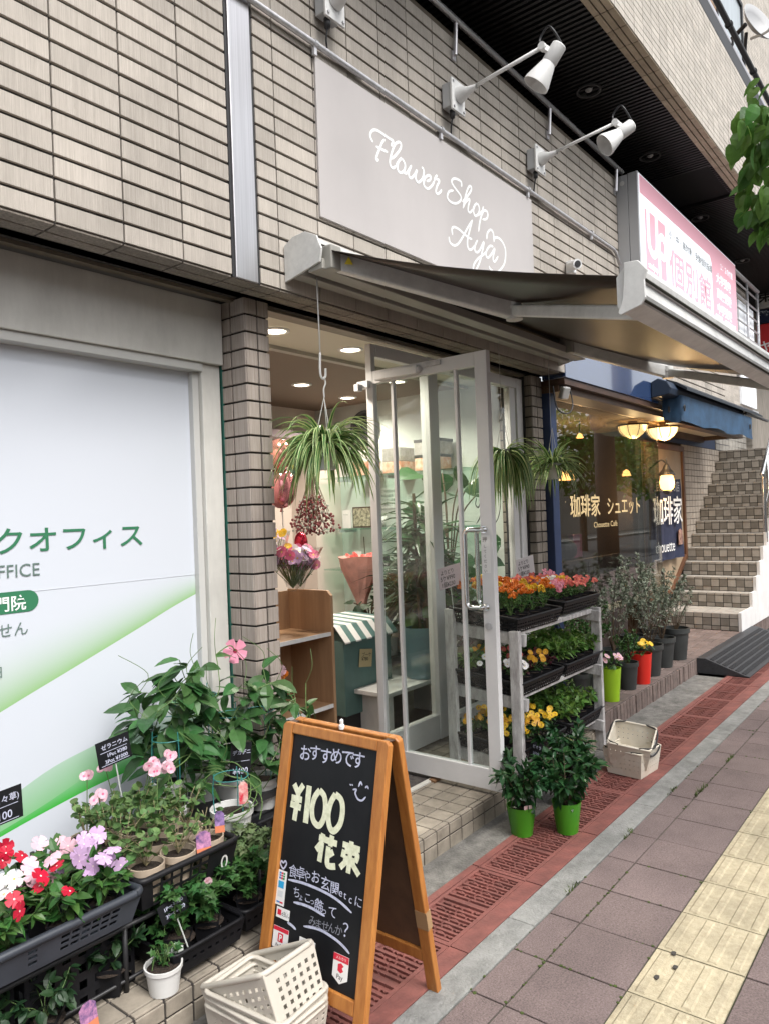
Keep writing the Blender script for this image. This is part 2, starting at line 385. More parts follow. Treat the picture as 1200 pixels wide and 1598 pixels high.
# ---------------------------------------------------------------- tiled step in front of the shops, cafe terrace
b = MB(); b.box((-2.5, 2.046, -0.03), (4.93, 2.96, 0.117)); b2 = MB()
tiles(b2, (0,0,0.117), X3, Y3, Z3, grid(-2.5, 4.93, 0.108), [2.042]+grid(2.075, 2.95, 0.108), 0.008, 0.006, jit=0.0006)
tiles(b2, (0,2.046,0), X3, Z3, -Y3, grid(-2.5, 4.93, 0.108), [-0.02, 0.062, 0.119], 0.008, 0.006, jit=0.0006)
st = thing('entrance_step', 'low beige tiled step running in front of the shop door and window', 'step', (2.5, 2.05, 0))
b.build('core', grout, st); b2.build('tile_surface', gtile, st, bevel=0.0015, seg=1)
b = MB(); b.box((4.935, 2.14, -0.03), (16, 3.10, 0.140)); b2 = MB()
tiles(b2, (0,0,0.140), X3, Y3, Z3, grid(4.935, 16, 0.20), [2.133]+grid(2.235, 3.09, 0.10), 0.007, 0.008, jit=0.001)
tiles(b2, (0,2.14,0), X3, Z3, -Y3, grid(4.935, 16, 0.065), [-0.02, 0.14], 0.009, 0.012, jit=0.004)
o = thing('cafe_terrace', 'raised brown brick terrace with a soldier course edge in front of the cafe', 'terrace', (7, 2.2, 0))
b.build('core', conc, o); b2.build('brick_paving', terr, o, bevel=0.003, seg=1)

# ---------------------------------------------------------------- the brick building with the shops
bl = thing('brick_building', 'beige tiled building with shops below and a dark slatted overhang above', 'building', (4, 2.7, 0))
Y0 = 2.512
gx = [1.355+0.2715*k for k in range(-12, 40)]; gz = [2.695]+[2.776+0.0815*j for j in range(24)]; ztop = gz[-1]
def in_strip(x, z): return 2.06 < x < 2.40
gx2 = sorted([x for x in gx if not 2.10 < x < 2.35]+[2.155, 2.318])
b = MB(); tiles(b, (0, Y0, 0), X3, Z3, -Y3, gx2, gz, 0.0065, 0.012, skip=lambda x, z: 2.155 < x < 2.318 or (x > 5.66 and z < 2.97), jit=0.0012, gapv=.0125)
b.build('upper_wall', brick, bl, bevel=0.0014, seg=1)
b = MB(); b.box((-2.5, Y0, 2.697), (5.51, Y0+0.25, ztop-0.01)); b.box((5.511, Y0, 2.97), (12, Y0+.25, ztop-.01)); b.build('wall_core', grout, bl)
b = MB(); b.box((2.172, 2.494, 2.692), (2.300, 2.52, ztop+.05)); b.build('steel_strip', steel, bl, bevel=0.003)
b = MB(); b.box((2.157, 2.503, 2.694), (2.170, 2.52, ztop)); b.box((2.302, 2.503, 2.694), (2.316, 2.52, ztop)); b.build('strip_gasket', blackm, bl)
# underside of the upper wall: brick soffit, groove, steel channel
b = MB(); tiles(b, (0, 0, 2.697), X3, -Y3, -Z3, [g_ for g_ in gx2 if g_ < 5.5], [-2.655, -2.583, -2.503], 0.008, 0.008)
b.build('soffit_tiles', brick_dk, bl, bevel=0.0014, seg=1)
chan = mat('soffit_channel', (0.20, 0.17, 0.13), 0.5, metal=0.3, var=0.2, nscale=6)
b = MB(); b.box((-2.5, 2.672, 2.697), (5.50, 2.735, 2.735)); b.box((-2.5, 2.76, 2.682), (5.50, 2.80, 2.72)); b.box((-2.5, 2.66, 2.72), (5.50, 2.95, 2.76)); b.build('soffit_channel', chan, bl)
# coping and ledge behind the handrail
cop = mat('brown_coping', (0.11, 0.085, 0.06), 0.7, var=0.3, nscale=6)
b = MB(); b.box((-2.5, 2.518, ztop), (12, 3.3, ztop+0.045)); b.build('coping', cop, bl)
b = MB(); b.box((-2.5, 3.3, ztop), (14, 3.4, 5.2)); b.build('terrace_back_wall', mat('terrace_wall', (0.05, 0.045, 0.04), 0.8), bl)
# brick pillar between the two shops
pz = [0.123+0.0829*i for i in range(32)]
def pillar(x0, x1, y0, y1, m, name):
    b = MB(); b.box((x0+.012, y0+.012, 0.12), (x1-.012, y1, 2.70)); b.build(name+'_core', grout, bl)
    b = MB(); tiles(b, (0, y0+.012, 0), X3, Z3, -Y3, [x0, (x0+x1)/2, x1], pz, 0.010, 0.012, jit=.001)
    tiles(b, (x0+.012, 0, 0), -Y3, Z3, -X3, [-y1, -(y0+y1)/2, -y0], pz, 0.010, 0.012, jit=.001)
    tiles(b, (x1-.012, 0, 0), Y3, Z3, X3, [y0, (y0+y1)/2, y1], pz, 0.010, 0.012, jit=.001)
    b.build(name, m, bl, bevel=0.0014, seg=1)
pillar(2.378, 2.535, 2.685, 2.90, pill, 'pillar')
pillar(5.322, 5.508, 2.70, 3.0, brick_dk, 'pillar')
# dark gap and frame between window and second pillar
b = MB(); b.box((5.312, 2.76, 0.12), (5.321, 2.96, 2.70)); b.build('dark_reveal', blackm, bl)
# overhang of the upper storey: dark slats, lamps, tiled fascia
zo = 5.02
b = MB(); b.box((-3, 1.95, zo+.05), (22, 6.5, zo+.10)); slat = mat('ceiling_slat', (0.012, 0.012, 0.012), 0.55)
b.build('overhang_deck', mat('overhang_black', (0.004, 0.004, 0.004), 0.9), bl)
b = MB()
for i in range(400):
    x = -2.0+0.055*i
    if 8.0 < x < 8.9: b.box((x, 1.955, zo+.02), (x+.02, 2.0, zo+.045)); continue
    b.box((x, 1.955, zo+.012), (x+.026, 3.6, zo+.045))
b.build('ceiling_slats', slat, bl)
fas = mat('pale_fascia_tile', (0.50, 0.46, 0.41), 0.7, nscale=4, stretch=(14, 14, 3), dark=(0.37, 0.335, 0.29), isl=0.12, bump=0.3, bscale=12)
b = MB(); b.box((-3, 1.806, zo+.006), (22, 1.95, 6.16)); b.build('fascia_core', grout, bl)
b = MB(); tiles(b, (0, 1.806, 0), X3, Z3, -Y3, [1+0.19*k for k in range(96)], [zo+.006]+[zo+.06+0.052*j for j in range(22)], 0.006, 0.006, jit=.0006)
b.build('fascia', fas, bl)
b = MB(); tiles(b, (0, 0, zo+.006), X3, -Y3, -Z3, [1+0.235*k for k in range(76)], [-1.955, -1.905, -1.855, -1.802], 0.008, 0.008)
b.build('fascia_soffit', mat('fascia_underside', (0.52, 0.44, 0.32), 0.75, nscale=6, dark=(0.40, 0.33, 0.24), isl=0.12), bl, bevel=.0014, seg=1)
# upper storey wall set back above the fascia
upw = mat('upper_wall_beige', (0.40, 0.35, 0.29), 0.8, nscale=5, stretch=(10, 10, 2), dark=(0.3, 0.25, 0.2))
b = MB(); b.box((-3, 2.3, 6.1), (22, 2.5, 12)); b.build('upper_storey', upw, bl)
b = MB(); tiles(b, (0, 2.3, 0), X3, Z3, -Y3, [6+0.2*k for k in range(60)], [6.3+0.055*j for j in range(60)], 0.006, 0.006, skip=lambda x, z: 9.2 < x < 11.2 and z < 8.6)
b.build('upper_storey_tiles', fas, bl)
b = MB(); b.box((9.25, 2.27, 6.25), (9.75, 2.31, 8.5)); b.build('shutter_panel', mat('brown_panel', (0.24, 0.15, 0.085), 0.6, var=.2), bl)
b = MB(); b.box((9.8, 2.28, 6.25), (11.1, 2.31, 8.4)); w_ = b.build('window', mat('curtain_grey', (0.4, 0.45, 0.48), 0.3, var=.2, nscale=4, stretch=(8, 8, .3)), bl)
b = MB(); b.box((9.75, 2.255, 6.2), (9.81, 2.30, 8.45)); b.box((11.09, 2.255, 6.2), (11.15, 2.30, 8.45)); b.box((9.8, 2.255, 8.39), (11.1, 2.3, 8.45)); b.build('frame', blackm, w_)
for i, (x, y) in enumerate(((5.85, 2.35), (7.35, 2.36), (9.34, 2.44), (11.4, 2.44))):
    dl = thing('recessed_downlight', ['unlit round downlight with a pale bulb nearest in the slatted overhang', 'unlit round downlight between the two white spotlights and the pink sign', 'unlit round downlight in the overhang above the pink sign top edge', 'farthest unlit round downlight in the dark slatted overhang'][i], 'downlight', (x, y, zo+.01), 'unlit downlights in the overhang')
    b = MB(); b.lathe((x, y, zo+.0), [(.085, .02), (.085, 0), (.10, -.002), (.10, .012)], 28); b.build('ring', mat('ring_grey', (.10, .10, .10), .4), dl, smooth=False)
    b = MB(); b.ball((x, y, zo+.03), .035, 12, 6); b.build('bulb', mat('bulb_white', (.5, .5, .5), .3), dl, smooth=True)

# ---------------------------------------------------------------- handrail on the wall top
h = thing('handrail', 'silver pipe handrail along the top edge of the brick wall', 'handrail', (5, 2.46, 4.7))
b = MB(); b.tube([(-2, 2.462, 4.735), (6.85, 2.462, 4.735)], 0.021, 12); b.build('rail', steel, h, smooth=True)
for x in (1.6, 2.9, 4.02, 5.35, 6.72):
    b = MB(); b.tube([(x, 2.478, 4.52), (x, 2.466, 4.725)], 0.014, 10); b.box((x-.02, 2.486, 4.49), (x+.02, 2.50, 4.55)); b.build('post', steel, h, smooth=False)
# ---------------------------------------------------------------- conduit pipe under the lamps
c = thing('conduit_pipe', 'thin galvanised conduit pipe clipped along the wall above the shop sign', 'pipe', (4, 2.47, 3.95))
b = MB(); b.tube([(-2, 2.474, 3.975), (4, 2.474, 3.965), (6.60, 2.474, 3.955), (6.66, 2.474, 3.93), (6.70, 2.46, 3.83)], 0.015, 10); b.build('pipe', zinc, c, smooth=True)
for x in (1.5, 2.71, 3.82, 4.95, 6.1):
    b = MB(); b.box((x-.010, 2.470, 3.91), (x+.010, 2.487, 3.985)); b.lathe((x-.012, 2.474, 3.967), [(.0, 0), (.019, 0), (.019, .024), (0, .024)], 12, (1,0,0)); b.build('clip', zinc, c)

# ---------------------------------------------------------------- shop sign board
sg = thing('shop_sign_board', 'flat pale taupe sign board with white script lettering above the awning', 'sign', (3.87, 2.49, 3.5))
b = MB(); b.box((2.720, 2.486, 3.118), (5.020, 2.500, 3.915)); b.build('panel', mat('taupe_board', (0.475, 0.445, 0.435), 0.36, var=0.03, nscale=2, stain=.035, sstretch=(1.2, 1.2, .5)), sg, bevel=.002)
SIGN = [[[440,530],[420,547],[419,569],[441,595],[477,609],[526,609],[576,604],[620,603],[606,582],[600,565]],[[546,585],[520,558],[496,515],[476,481],[462,450],[468,441],[483,453]],[[463,516],[509,518],[567,522]],[[597,494],[641,533],[686,585],[693,615],[669,616],[635,589],[606,540],[584,485],[585,455],[607,447],[637,469]],[[637,469],[665,506],[693,532],[665,506],[650,469],[661,446],[688,449],[715,472],[725,503],[712,523],[693,530]],[[705,458],[735,461],[763,493],[789,526]],[[789,526],[763,484],[761,452],[784,451],[817,483],[840,515],[823,473],[836,448],[860,452],[894,484],[910,522],[905,545],[887,547]],[[936,482],[973,502],[982,526],[957,524],[923,498],[906,459],[919,441],[952,443],[993,476],[1018,509]],[[1018,509],[1030,534],[1050,555],[1034,531],[1075,532],[1046,488],[1032,450],[1050,443],[1082,466],[1094,483]],[[1328,575],[1326,605],[1286,609],[1238,598],[1213,572],[1235,550],[1281,530],[1315,511],[1309,483],[1267,453],[1219,438],[1173,441],[1156,460],[1177,497],[1229,520]],[[1329,480],[1385,528],[1439,585],[1447,612],[1426,612],[1401,586],[1369,528],[1334,441]],[[1334,441],[1366,487],[1409,523],[1421,518],[1402,476],[1396,444],[1420,440],[1456,471]],[[1456,471],[1483,506],[1510,527],[1479,500],[1463,464],[1478,437],[1513,452],[1537,486],[1531,516],[1510,525]],[[1504,443],[1549,472],[1577,498]],[[1593,532],[1567,473],[1536,405],[1518,342]],[[1561,457],[1595,504],[1635,511],[1647,492],[1627,459],[1573,438]],[[1202,233],[1196,269],[1221,289],[1272,291],[1327,280],[1383,269],[1433,269]],[[1158,212],[1171,178],[1217,173],[1266,199],[1326,262],[1388,336],[1446,399]],[[1446,399],[1413,334],[1378,255],[1375,210],[1394,193],[1428,206],[1464,238]],[[1501,283],[1468,239],[1462,206],[1487,199],[1523,222],[1580,291],[1557,226],[1517,144],[1461,73],[1432,75],[1447,114],[1501,163],[1574,208],[1611,236]],[[1704,292],[1659,285],[1611,240],[1604,207],[1630,200],[1673,233],[1722,283],[1700,231],[1697,198],[1720,197],[1765,243]],[[1621,320],[1633,365],[1676,399],[1711,386],[1716,327]],[[1716,330],[1727,356],[1765,371],[1821,365],[1866,329],[1871,274],[1847,211],[1796,162],[1728,122],[1656,128],[1635,146]]]
lw = mat('white_lettering', (0.9, 0.9, 0.9), 0.5)
b = MB()
for l in SIGN:
    b.ribbon(spline([(x/1000, z/1000) for x, z in l], 7), (2.72, 2.486, 3.12), X3, Z3, -Y3, 0.0155, lift=0.0006)
b.build('script_lettering', lw, sg)

# ---------------------------------------------------------------- wall spotlights
def spotlight(x, label, tilt, yaw_, full=True):
    t = thing('wall_spotlight', label, 'spotlight', (x, 2.5, 4.2), 'white spotlights on arms above the shop sign')
    b = MB(); b.box((x-.065, 2.425, 4.12), (x+.065, 2.49, 4.27)); b.build('junction_box', mat('box_grey', (.46, .47, .48), .5), t, bevel=.006)
    b = MB(); b.box((x-.072, 2.41, 4.095), (x+.072, 2.425, 4.29)); b.build('mounting_plate', white, t, bevel=.003)
    b = MB()
    for sx in (-.055, .055):
        for sz in (4.115, 4.27): b.lathe((x+sx, 2.41, sz), [(0, .008), (.008, .008), (.008, 0)], 8, (0,-1,0))
    b.build('screws', zinc, t)
    b = MB(); b.lathe((x, 2.40, 4.20), [(.05, -.01), (.045, .015), (.025, .06), (.014, .12)], 20, (0,-1,0.06)); b.build('arm_collar', white, t, smooth=True)
    b = MB(); b.cone((x-.03, 2.44, 4.105), (x-.03, 2.44, 4.06), .018, .015, 12); b.tube(spline([(x-.03, 2.44, 4.06), (x-.02, 2.46, 4.0), (x+.05, 2.485, 3.975), (x+.3, 2.487, 3.985)], 6), .005, 6); b.build('gland_cable', blackm, t, smooth=True)
    e = Vector((x+.02, 1.85, 4.275))
    b = MB(); b.tube([(x, 2.36, 4.205), e], 0.0115, 12); b.build('arm', white, t, smooth=True)
    if full:
        dd = Vector((math.sin(yaw_)*math.cos(tilt), math.cos(yaw_)*math.cos(tilt), -math.sin(tilt))).normalized()
        c0 = e+Vector((0.045, -.035, -.055))
        b = MB(); b.lathe(c0-dd*.075, [(.0, 0), (.040, 0), (.044, .005), (.044, .105), (.041, .11), (.046, .125), (.076, .225), (.078, .245), (.074, .245), (.044, .135), (0.0, .125)], 28, dd); b.build('lamp_head', white, t, smooth=True).data.set_sharp_from_angle(angle=R(35))
        b = MB(); b.bar(e, c0-dd*.02, .025, .03); b.cone(e+Vector((-.02,0,0)), e+Vector((.02,0,0)), .022, .022, 12); b.build('knuckle', white, t)
        b = MB(); b.tube(spline([e+Vector((.005, .01, .0)), e+Vector((.03, .03, .07)), e+Vector((.03, -.02, .12)), e+Vector((.02, -.06, .08)), c0-dd*.09], 7), .0065, 8); b.build('cable_loop', blackm, t, smooth=True)
    return t
spotlight(2.80, 'white wall spotlight at the top edge above the left end of the sign board', 1.0, 0.2)
spotlight(3.93, 'white wall spotlight on a long arm, head turned steeply down at the sign', 0.95, -0.35)
spotlight(5.04, 'white wall spotlight on an arm nearest the pink and white sign box', 0.62, -0.75)
# ---------------------------------------------------------------- small camera
t = thing('security_camera', 'tiny white security camera on the wall above the awning edge', 'camera', (5.62, 2.45, 3.55))
b = MB(); b.box((5.58, 2.43, 3.50), (5.66, 2.49, 3.60)); b.build('mount', white, t, bevel=.01)
b = MB(); b.cone((5.60, 2.46, 3.555), (5.54, 2.37, 3.54), .036, .040, 16); b.build('housing', alu, t, smooth=False)
b = MB(); b.cone((5.5405, 2.3708, 3.54), (5.537, 2.365, 3.539), .026, .026, 16); b.build('lens', blackm, t)

# ---------------------------------------------------------------- awning
aw = thing('retractable_awning', 'wide brown retractable awning with white arms above the flower shop', 'awning', (4, 2.4, 2.85))
AX0, AX1 = 2.475, 5.40
awb = mat('awning_white', (0.68, 0.68, 0.66), 0.36, var=0.05, nscale=7, stain=.18, sstretch=(4, 4, 4))
prof = [(2.498, 2.905), (2.44, 2.935), (2.36, 2.94), (2.29, 2.905), (2.262, 2.84), (2.275, 2.78), (2.498, 2.735)]
for x, nm in ((AX0, 'end_plate'), (AX1, 'end_plate')):
    b = MB(); b.prism(prof, (x-.006, 0, 0), Y3, Z3, X3, .012); b.build(nm, awb, aw, bevel=.002)
b = MB(); b.prism([(2.49, 2.90), (2.40, 2.925), (2.33, 2.915), (2.33, 2.895), (2.49, 2.86)], (AX0+.008, 0, 0), Y3, Z3, X3, AX1-AX0-.016); b.build('cassette_hood', awb, aw)
b = MB(); b.box((AX0+.008, 2.27, 2.752), (AX1-.008, 2.36, 2.80)); b.box((AX0+.008, 2.40, 2.75), (AX1-.008, 2.47, 2.81)); b.build('square_bar', mat('bar_grey', (.30, .29, .26), .45), aw, bevel=.004)
b = MB(); b.tube([(AX0+.02, 2.37, 2.855), (AX1-.02, 2.37, 2.855)], .038, 16); b.build('roller', mat('roller_dark', (.03, .026, .024), .6), aw, smooth=True)
fab = mat('awning_fabric', (0.034, 0.022, 0.0155), 0.37, spec=.32, var=0.2, nscale=3, bump=0.1, bscale=300, stain=.3, sstretch=(2, .6, 1))
b = MB(); n = 24; nxx = 14
for i in range(n+1):
    f = i/n; y = 2.36+(0.905-2.36)*f; z = 2.878+(2.405-2.878)*f-0.035*math.sin(math.pi*f)
    for j in range(nxx+1): b.v.append((AX0+.03+(AX1-AX0-.06)*j/nxx, y, z+.004*math.sin(j*1.1+f*3)))
for i in range(n):
    for j in range(nxx):
        q = i*(nxx+1)+j; b.f.append((q, q+1, q+nxx+2, q+nxx+1)); b.m.append(0)
fo = b.build('fabric', fab, aw, smooth=True)
sd = fo.modifiers.new('thick', 'SOLIDIFY'); sd.thickness = 0.003
rp = [(.895, 2.432), (.842, 2.428), (.822, 2.395), (.826, 2.378), (.842, 2.372), (.832, 2.325), (.845, 2.300), (.905, 2.275), (.925, 2.30), (.925, 2.40)]
b = MB(); b.prism(rp, (AX0+.004, 0, 0), Y3, Z3, X3, AX1-AX0-.008); b.build('front_rail', awb, aw, bevel=.0015)
b = MB(); b.box((AX0, .8255, 2.374), (AX1, .845, 2.3775)); b.box((AX0, .829, 2.306), (AX1, .842, 2.309)); b.build('rail_groove', mat('groove_dark', (.03, .03, .02), .9), aw)
for x in (AX0-.012, AX1): 
    b = MB(); b.prism([(.892, 2.440), (.845, 2.438), (.815, 2.40), (.826, 2.37), (.824, 2.31), (.84, 2.288), (.908, 2.268), (.918, 2.275), (.900, 2.32), (.892, 2.41)], (x, 0, 0), Y3, Z3, X3, .012); b.build('rail_end_cap', awb, aw, bevel=.002)
def arm(a, e, c):
    r = MB(); r.bar(a, e, .055, .085); ob = r.build('arm', awb, aw, bevel=.008)
    r = MB(); r.bar(e, c, .050, .055); r.build('forearm', awb, aw, bevel=.008)
    r = MB(); e = Vector(e)
    for k in range(4): r.cone(e+Vector((0,0,-.045+.0225*k)), e+Vector((0,0,-.026+.0225*k)), .040-.003*(k % 2), .040-.003*(k % 2), 18)
    r.build('elbow', awb, aw)
    r = MB(); r.obox(Vector(a)+Vector((-.02,.0,.0)), (.07, .09, .11), Matrix.Identity(3)); r.build('shoulder', mat('bar_grey', (.3, .3, .3), .4), aw, bevel=.006)
arm((2.555, 2.275, 2.805), (3.205, 1.70, 2.585), (2.70, 0.93, 2.325))
arm((5.10, 2.275, 2.805), (5.47, 1.69, 2.58), (5.05, 0.93, 2.325))
b = MB(); b.quad((2.545, 2.235, 2.775), (2.575, 2.21, 2.765), (2.575, 2.21, 2.805), (2.545, 2.235, 2.815))
b = MB(); b.prism([(-.02, -.018), (.02, -.018), (0, .018)], (2.585, 2.20, 2.795), Vector((.75, -.66, -.05)), Z3, Vector((-.66, -.75, 0)), .001)
b.build('warning_label', mat('warning_yellow', (.8, .65, .05), .5), aw)
# ---------------------------------------------------------------- left shopfront: white printed panel
lp = thing('office_shopfront', 'white framed shopfront panel printed with green lettering and green swooshes', 'shopfront', (1.6, 2.9, 0.12))
b = MB(); b.box((-2.5, 2.845, 2.385), (2.372, 2.95, 2.686)); b.box((2.262, 2.875, .12), (2.372, 2.95, 2.384)); b.build('white_surround', offw, lp, bevel=.004)
b = MB(); b.box((-2.5, 2.862, 2.345), (2.262, 2.95, 2.384)); b.box((2.225, 2.90, .12), (2.2615, 2.95, 2.344)); b.build('inner_frame', mat('frame_grey_white', (.52, .52, .50), .5), lp, bevel=.003)
grn = mat('dark_green_paint', (0.012, 0.10, 0.075), 0.45, var=.3, nscale=12)
b = MB(); b.box((2.376, 2.862, .12), (2.388, 2.95, 2.69)); b.box((2.396, 2.842, .12), (2.432, 2.95, 2.69)); b.box((2.446, 2.87, .12), (2.46, 2.95, 2.69)); b.build('green_post', grn, lp, bevel=.003)
b = MB(); b.box((2.388, 2.90, .12), (2.54, 2.96, 2.69)); b.build('post_gap', blackm, lp)
# printed panel: the swooshes are part of the print
pm, t, p = newmat('printed_panel'); p.inputs['Roughness'].default_value = 0.16
ge = t.nodes.new('ShaderNodeNewGeometry'); sx = t.nodes.new('ShaderNodeSeparateXYZ'); t.links.new(ge.outputs['Position'], sx.inputs[0])
def mth(op, a, bb=None, clamp=False):
    n = t.nodes.new('ShaderNodeMath'); n.operation = op; n.use_clamp = clamp
    for i, v in enumerate((a, bb)):
        if v is None: continue
        if isinstance(v, (int, float)): n.inputs[i].default_value = v
        else: t.links.new(v, n.inputs[i])
    return n.outputs[0]
def curve(pts):   # height of a curve as a function of X
    n = t.nodes.new('ShaderNodeFloatCurve'); cv = n.mapping.curves[0]
    xs_ = [(x-0.3)/2.2 for x, _ in pts]
    while len(cv.points) < len(pts): cv.points.new(.5, .5)
    for q, (xx, (_, z)) in zip(cv.points, zip(xs_, pts)): q.location = (xx, z/2)
    n.mapping.update(); t.links.new(mth('DIVIDE', mth('SUBTRACT', sx.outputs[0], 0.3), 2.2), n.inputs[1])
    return mth('MULTIPLY', n.outputs[0], 2.0)
z = sx.outputs[2]
def band(base, width):   # 1 just above the curve, fading upwards
    d = mth('SUBTRACT', z, base); up = mth('GREATER_THAN', d, 0.0)
    return mth('MULTIPLY', up, mth('SUBTRACT', 1.0, mth('DIVIDE', d, width), True))
c1 = curve([(0.3, .42), (1.0, .80), (1.298, .925), (1.612, 1.046), (1.92, 1.165), (2.15, 1.255), (2.30, 1.30), (2.5, 1.33)])
f1 = mth('POWER', band(c1, curve([(0.3, .42), (1.3, .30), (1.92, .20), (2.3, .12), (2.5, .10)])), 2.2)
c2 = curve([(0.3, .30), (1.28, .475), (1.68, .60), (1.9, .70), (2.3, .86), (2.5, .94)]); c3 = curve([(0.3, .36), (1.286, .58), (1.5, .66), (1.68, .70), (1.865, .735), (2.3, .90), (2.5, .98)])
c4 = curve([(0.3, .2), (1.28, .455), (1.5, .50), (1.68, .53), (2.0, .56), (2.5, .6)])
f2 = mth('MULTIPLY', mth('GREATER_THAN', z, c2), mth('LESS_THAN', z, c3))
f3 = mth('MULTIPLY', mth('GREATER_THAN', z, c4), mth('LESS_THAN', z, c2))
def rgb(c): n = t.nodes.new('ShaderNodeRGB'); n.outputs[0].default_value = (*c, 1); return n.outputs[0]
def mixc(f, a, c):
    n = t.nodes.new('ShaderNodeMix'); n.data_type = 'RGBA'
    t.links.new(f, n.inputs[0]); t.links.new(a, n.inputs[6]); t.links.new(c, n.inputs[7]); return n.outputs[2]
col = mixc(mth('MULTIPLY', f1, .85), rgb((.60, .635, .695)), rgb((.22, .45, .13)))
fade2 = mth('MULTIPLY', f2, mth('ADD', .45, mth('MULTIPLY', .55, mth('SUBTRACT', 1, mth('DIVIDE', mth('SUBTRACT', z, c2), .16), True))))
col = mixc(mth('MULTIPLY', fade2, .85), col, rgb((.17, .46, .17)))
fade3 = mth('MULTIPLY', f3, mth('SUBTRACT', 1, mth('DIVIDE', mth('SUBTRACT', z, c4), .20), True))
col = mixc(fade3, col, rgb((.05, .42, .05)))
t.links.new(col, p.inputs['Base Color'])
b = MB(); b.box((-2.5, 2.932, .12), (2.24, 2.955, 2.36)); b.build('printed_panel', pm, lp)
b = MB(); b.box((-2.5, 2.9305, 1.3735), (2.225, 2.932, 1.3750)); b.build('panel_seam', mat('seam_grey', (.50, .52, .56), .5), lp)
tg = mat('print_green', (.035, .18, .09), .4); tgg = mat('print_grey', (.13, .19, .17), .4); twh = mat('print_white', (.85, .87, .86), .4)
PO = Vector((0, 2.9305, 0))
def ptxt(name, s, x, z_, size, m, bold=0.0, sx_=1.0, al='RIGHT', par=lp): text(name, s, PO+Vector((x, 0, z_)), X3, Z3, size, m, par, bold=bold, align=al, sx=sx_)
ptxt('lettering', 'クリニックオフィス', 1.955, 1.535, 0.113, tg, .001, 1.18)
ptxt('lettering', 'OFFICE', 1.472, 1.436, 0.072, tgg, 0, .98)
b = MB(); pts = [(0.6, 1.297), (1.42, 1.297)]+[(1.42+.042*math.sin(a), 1.339-.042*math.cos(a)) for a in [math.pi*k/10 for k in range(1, 10)]]+[(1.42, 1.381), (.6, 1.381)]
b.prism(pts, PO, X3, Z3, -Y3, .0006); b.build('green_pill', tg, lp)
ptxt('lettering', '専門院', 1.412, 1.312, 0.062, twh, .001)
for o in lp.children:
    if o.name.startswith('lettering') and abs(o.data.vertices[0].co.z) >= 0:
        pass
ptxt('lettering', 'ません', 1.418, 1.212, 0.060, tgg, 0)
ptxt('lettering', '日', 1.318, 1.06, 0.05, tgg, 0)

# ---------------------------------------------------------------- flower shop front: window frames, interior
fs = thing('flower_shopfront', 'white framed shop window with a tall fixed pane beside the open door', 'shopfront', (4.4, 2.8, .12))
b = MB()
b.box((3.465, 2.805, .14), (3.505, 2.85, 2.66)); b.box((4.035, 2.79, .14), (4.145, 2.86, 2.66)); b.box((5.22, 2.775, .14), (5.31, 2.86, 2.66))
b.box((3.505, 2.797, .14), (4.035, 2.848, .30)); b.box((4.145, 2.777, .14), (5.22, 2.848, .26)); b.box((3.505, 2.797, 2.585), (4.035, 2.848, 2.66)); b.box((4.145, 2.777, 2.585), (5.22, 2.848, 2.66))
b.build('frame', alu, fs, bevel=.003)
b = MB(); b.box((5.13, 2.79, .26), (5.218, 2.84, 2.583)); b.build('inner_stile', alu, fs, bevel=.003)
b = MB(); b.box((3.505, 2.816, .30), (4.035, 2.824, 2.585)); b.box((4.145, 2.808, .26), (5.13, 2.816, 2.585)); b.build('pane', glass, fs)
b = MB(); b.ribbon(spline([(4.62, 1.73), (4.60, 1.68), (4.64, 1.66), (4.68, 1.72), (4.66, 1.60), (4.60, 1.54)], 6), (0, 2.807, 0), X3, Z3, -Y3, .012); b.ribbon(spline([(4.80, 1.72), (4.72, 1.70), (4.74, 1.64), (4.80, 1.66), (4.82, 1.73), (4.83, 1.64)], 6), (0, 2.807, 0), X3, Z3, -Y3, .012)
b.ribbon(spline([(4.76, 1.78), (4.86, 1.86), (4.96, 1.74), (4.92, 1.58), (4.80, 1.50)], 8), (0, 2.807, 0), X3, Z3, -Y3, .010); b.build('script_lettering', mat('grey_vinyl', (.12, .13, .13), .5), fs)
# room
wallm = mat('shop_wall_cream', (0.62, 0.55, 0.50), 0.8, var=.04, nscale=2); wallg = mat('shop_wall_white', (0.60, 0.63, 0.60), 0.6, var=.05, nscale=2)
rm = thing('shop_interior', 'cream walled room of the flower shop with a brown ceiling', 'room', (4.2, 4, .12))
b = MB(); b.box((2.40, 2.96, .12), (2.545, 5.5, 2.80)); b.box((2.40, 5.30, .12), (5.75, 5.45, 2.80)); b.build('wall', wallm, rm)
b = MB(); b.box((5.60, 2.87, .12), (5.70, 5.30, 2.80)); b.build('side_wall', wallg, rm)
b = MB(); b.box((2.545, 2.96, .09), (5.60, 5.30, .125)); b.build('floor', mat('shop_floor', (.16, .13, .11), .5, var=.2, nscale=3), rm)
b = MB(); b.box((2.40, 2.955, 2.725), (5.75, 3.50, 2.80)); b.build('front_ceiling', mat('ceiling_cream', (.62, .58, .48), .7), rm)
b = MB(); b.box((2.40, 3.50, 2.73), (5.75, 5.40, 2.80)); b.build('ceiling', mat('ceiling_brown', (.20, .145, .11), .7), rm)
b = MB(); b.box((2.545, 5.08, 2.40), (5.25, 5.30, 2.47)); b.build('cornice', mat('cornice_lavender_lit', (.62, .52, .60), .7), rm)  # lavender light is put into the cornice colour
b = MB(); b.box((5.22, 4.98, .12), (5.60, 5.30, 2.40)); b.build('corner_column', wallm, rm)
b = MB(); b.box((2.60, 3.42, 2.70), (5.55, 3.47, 2.735)); b.build('ceiling_track', mat('track_grey', (.35, .33, .28), .5), rm)
lampm = emat('lamp_disc', (1.0, .86, .66), 9.0)
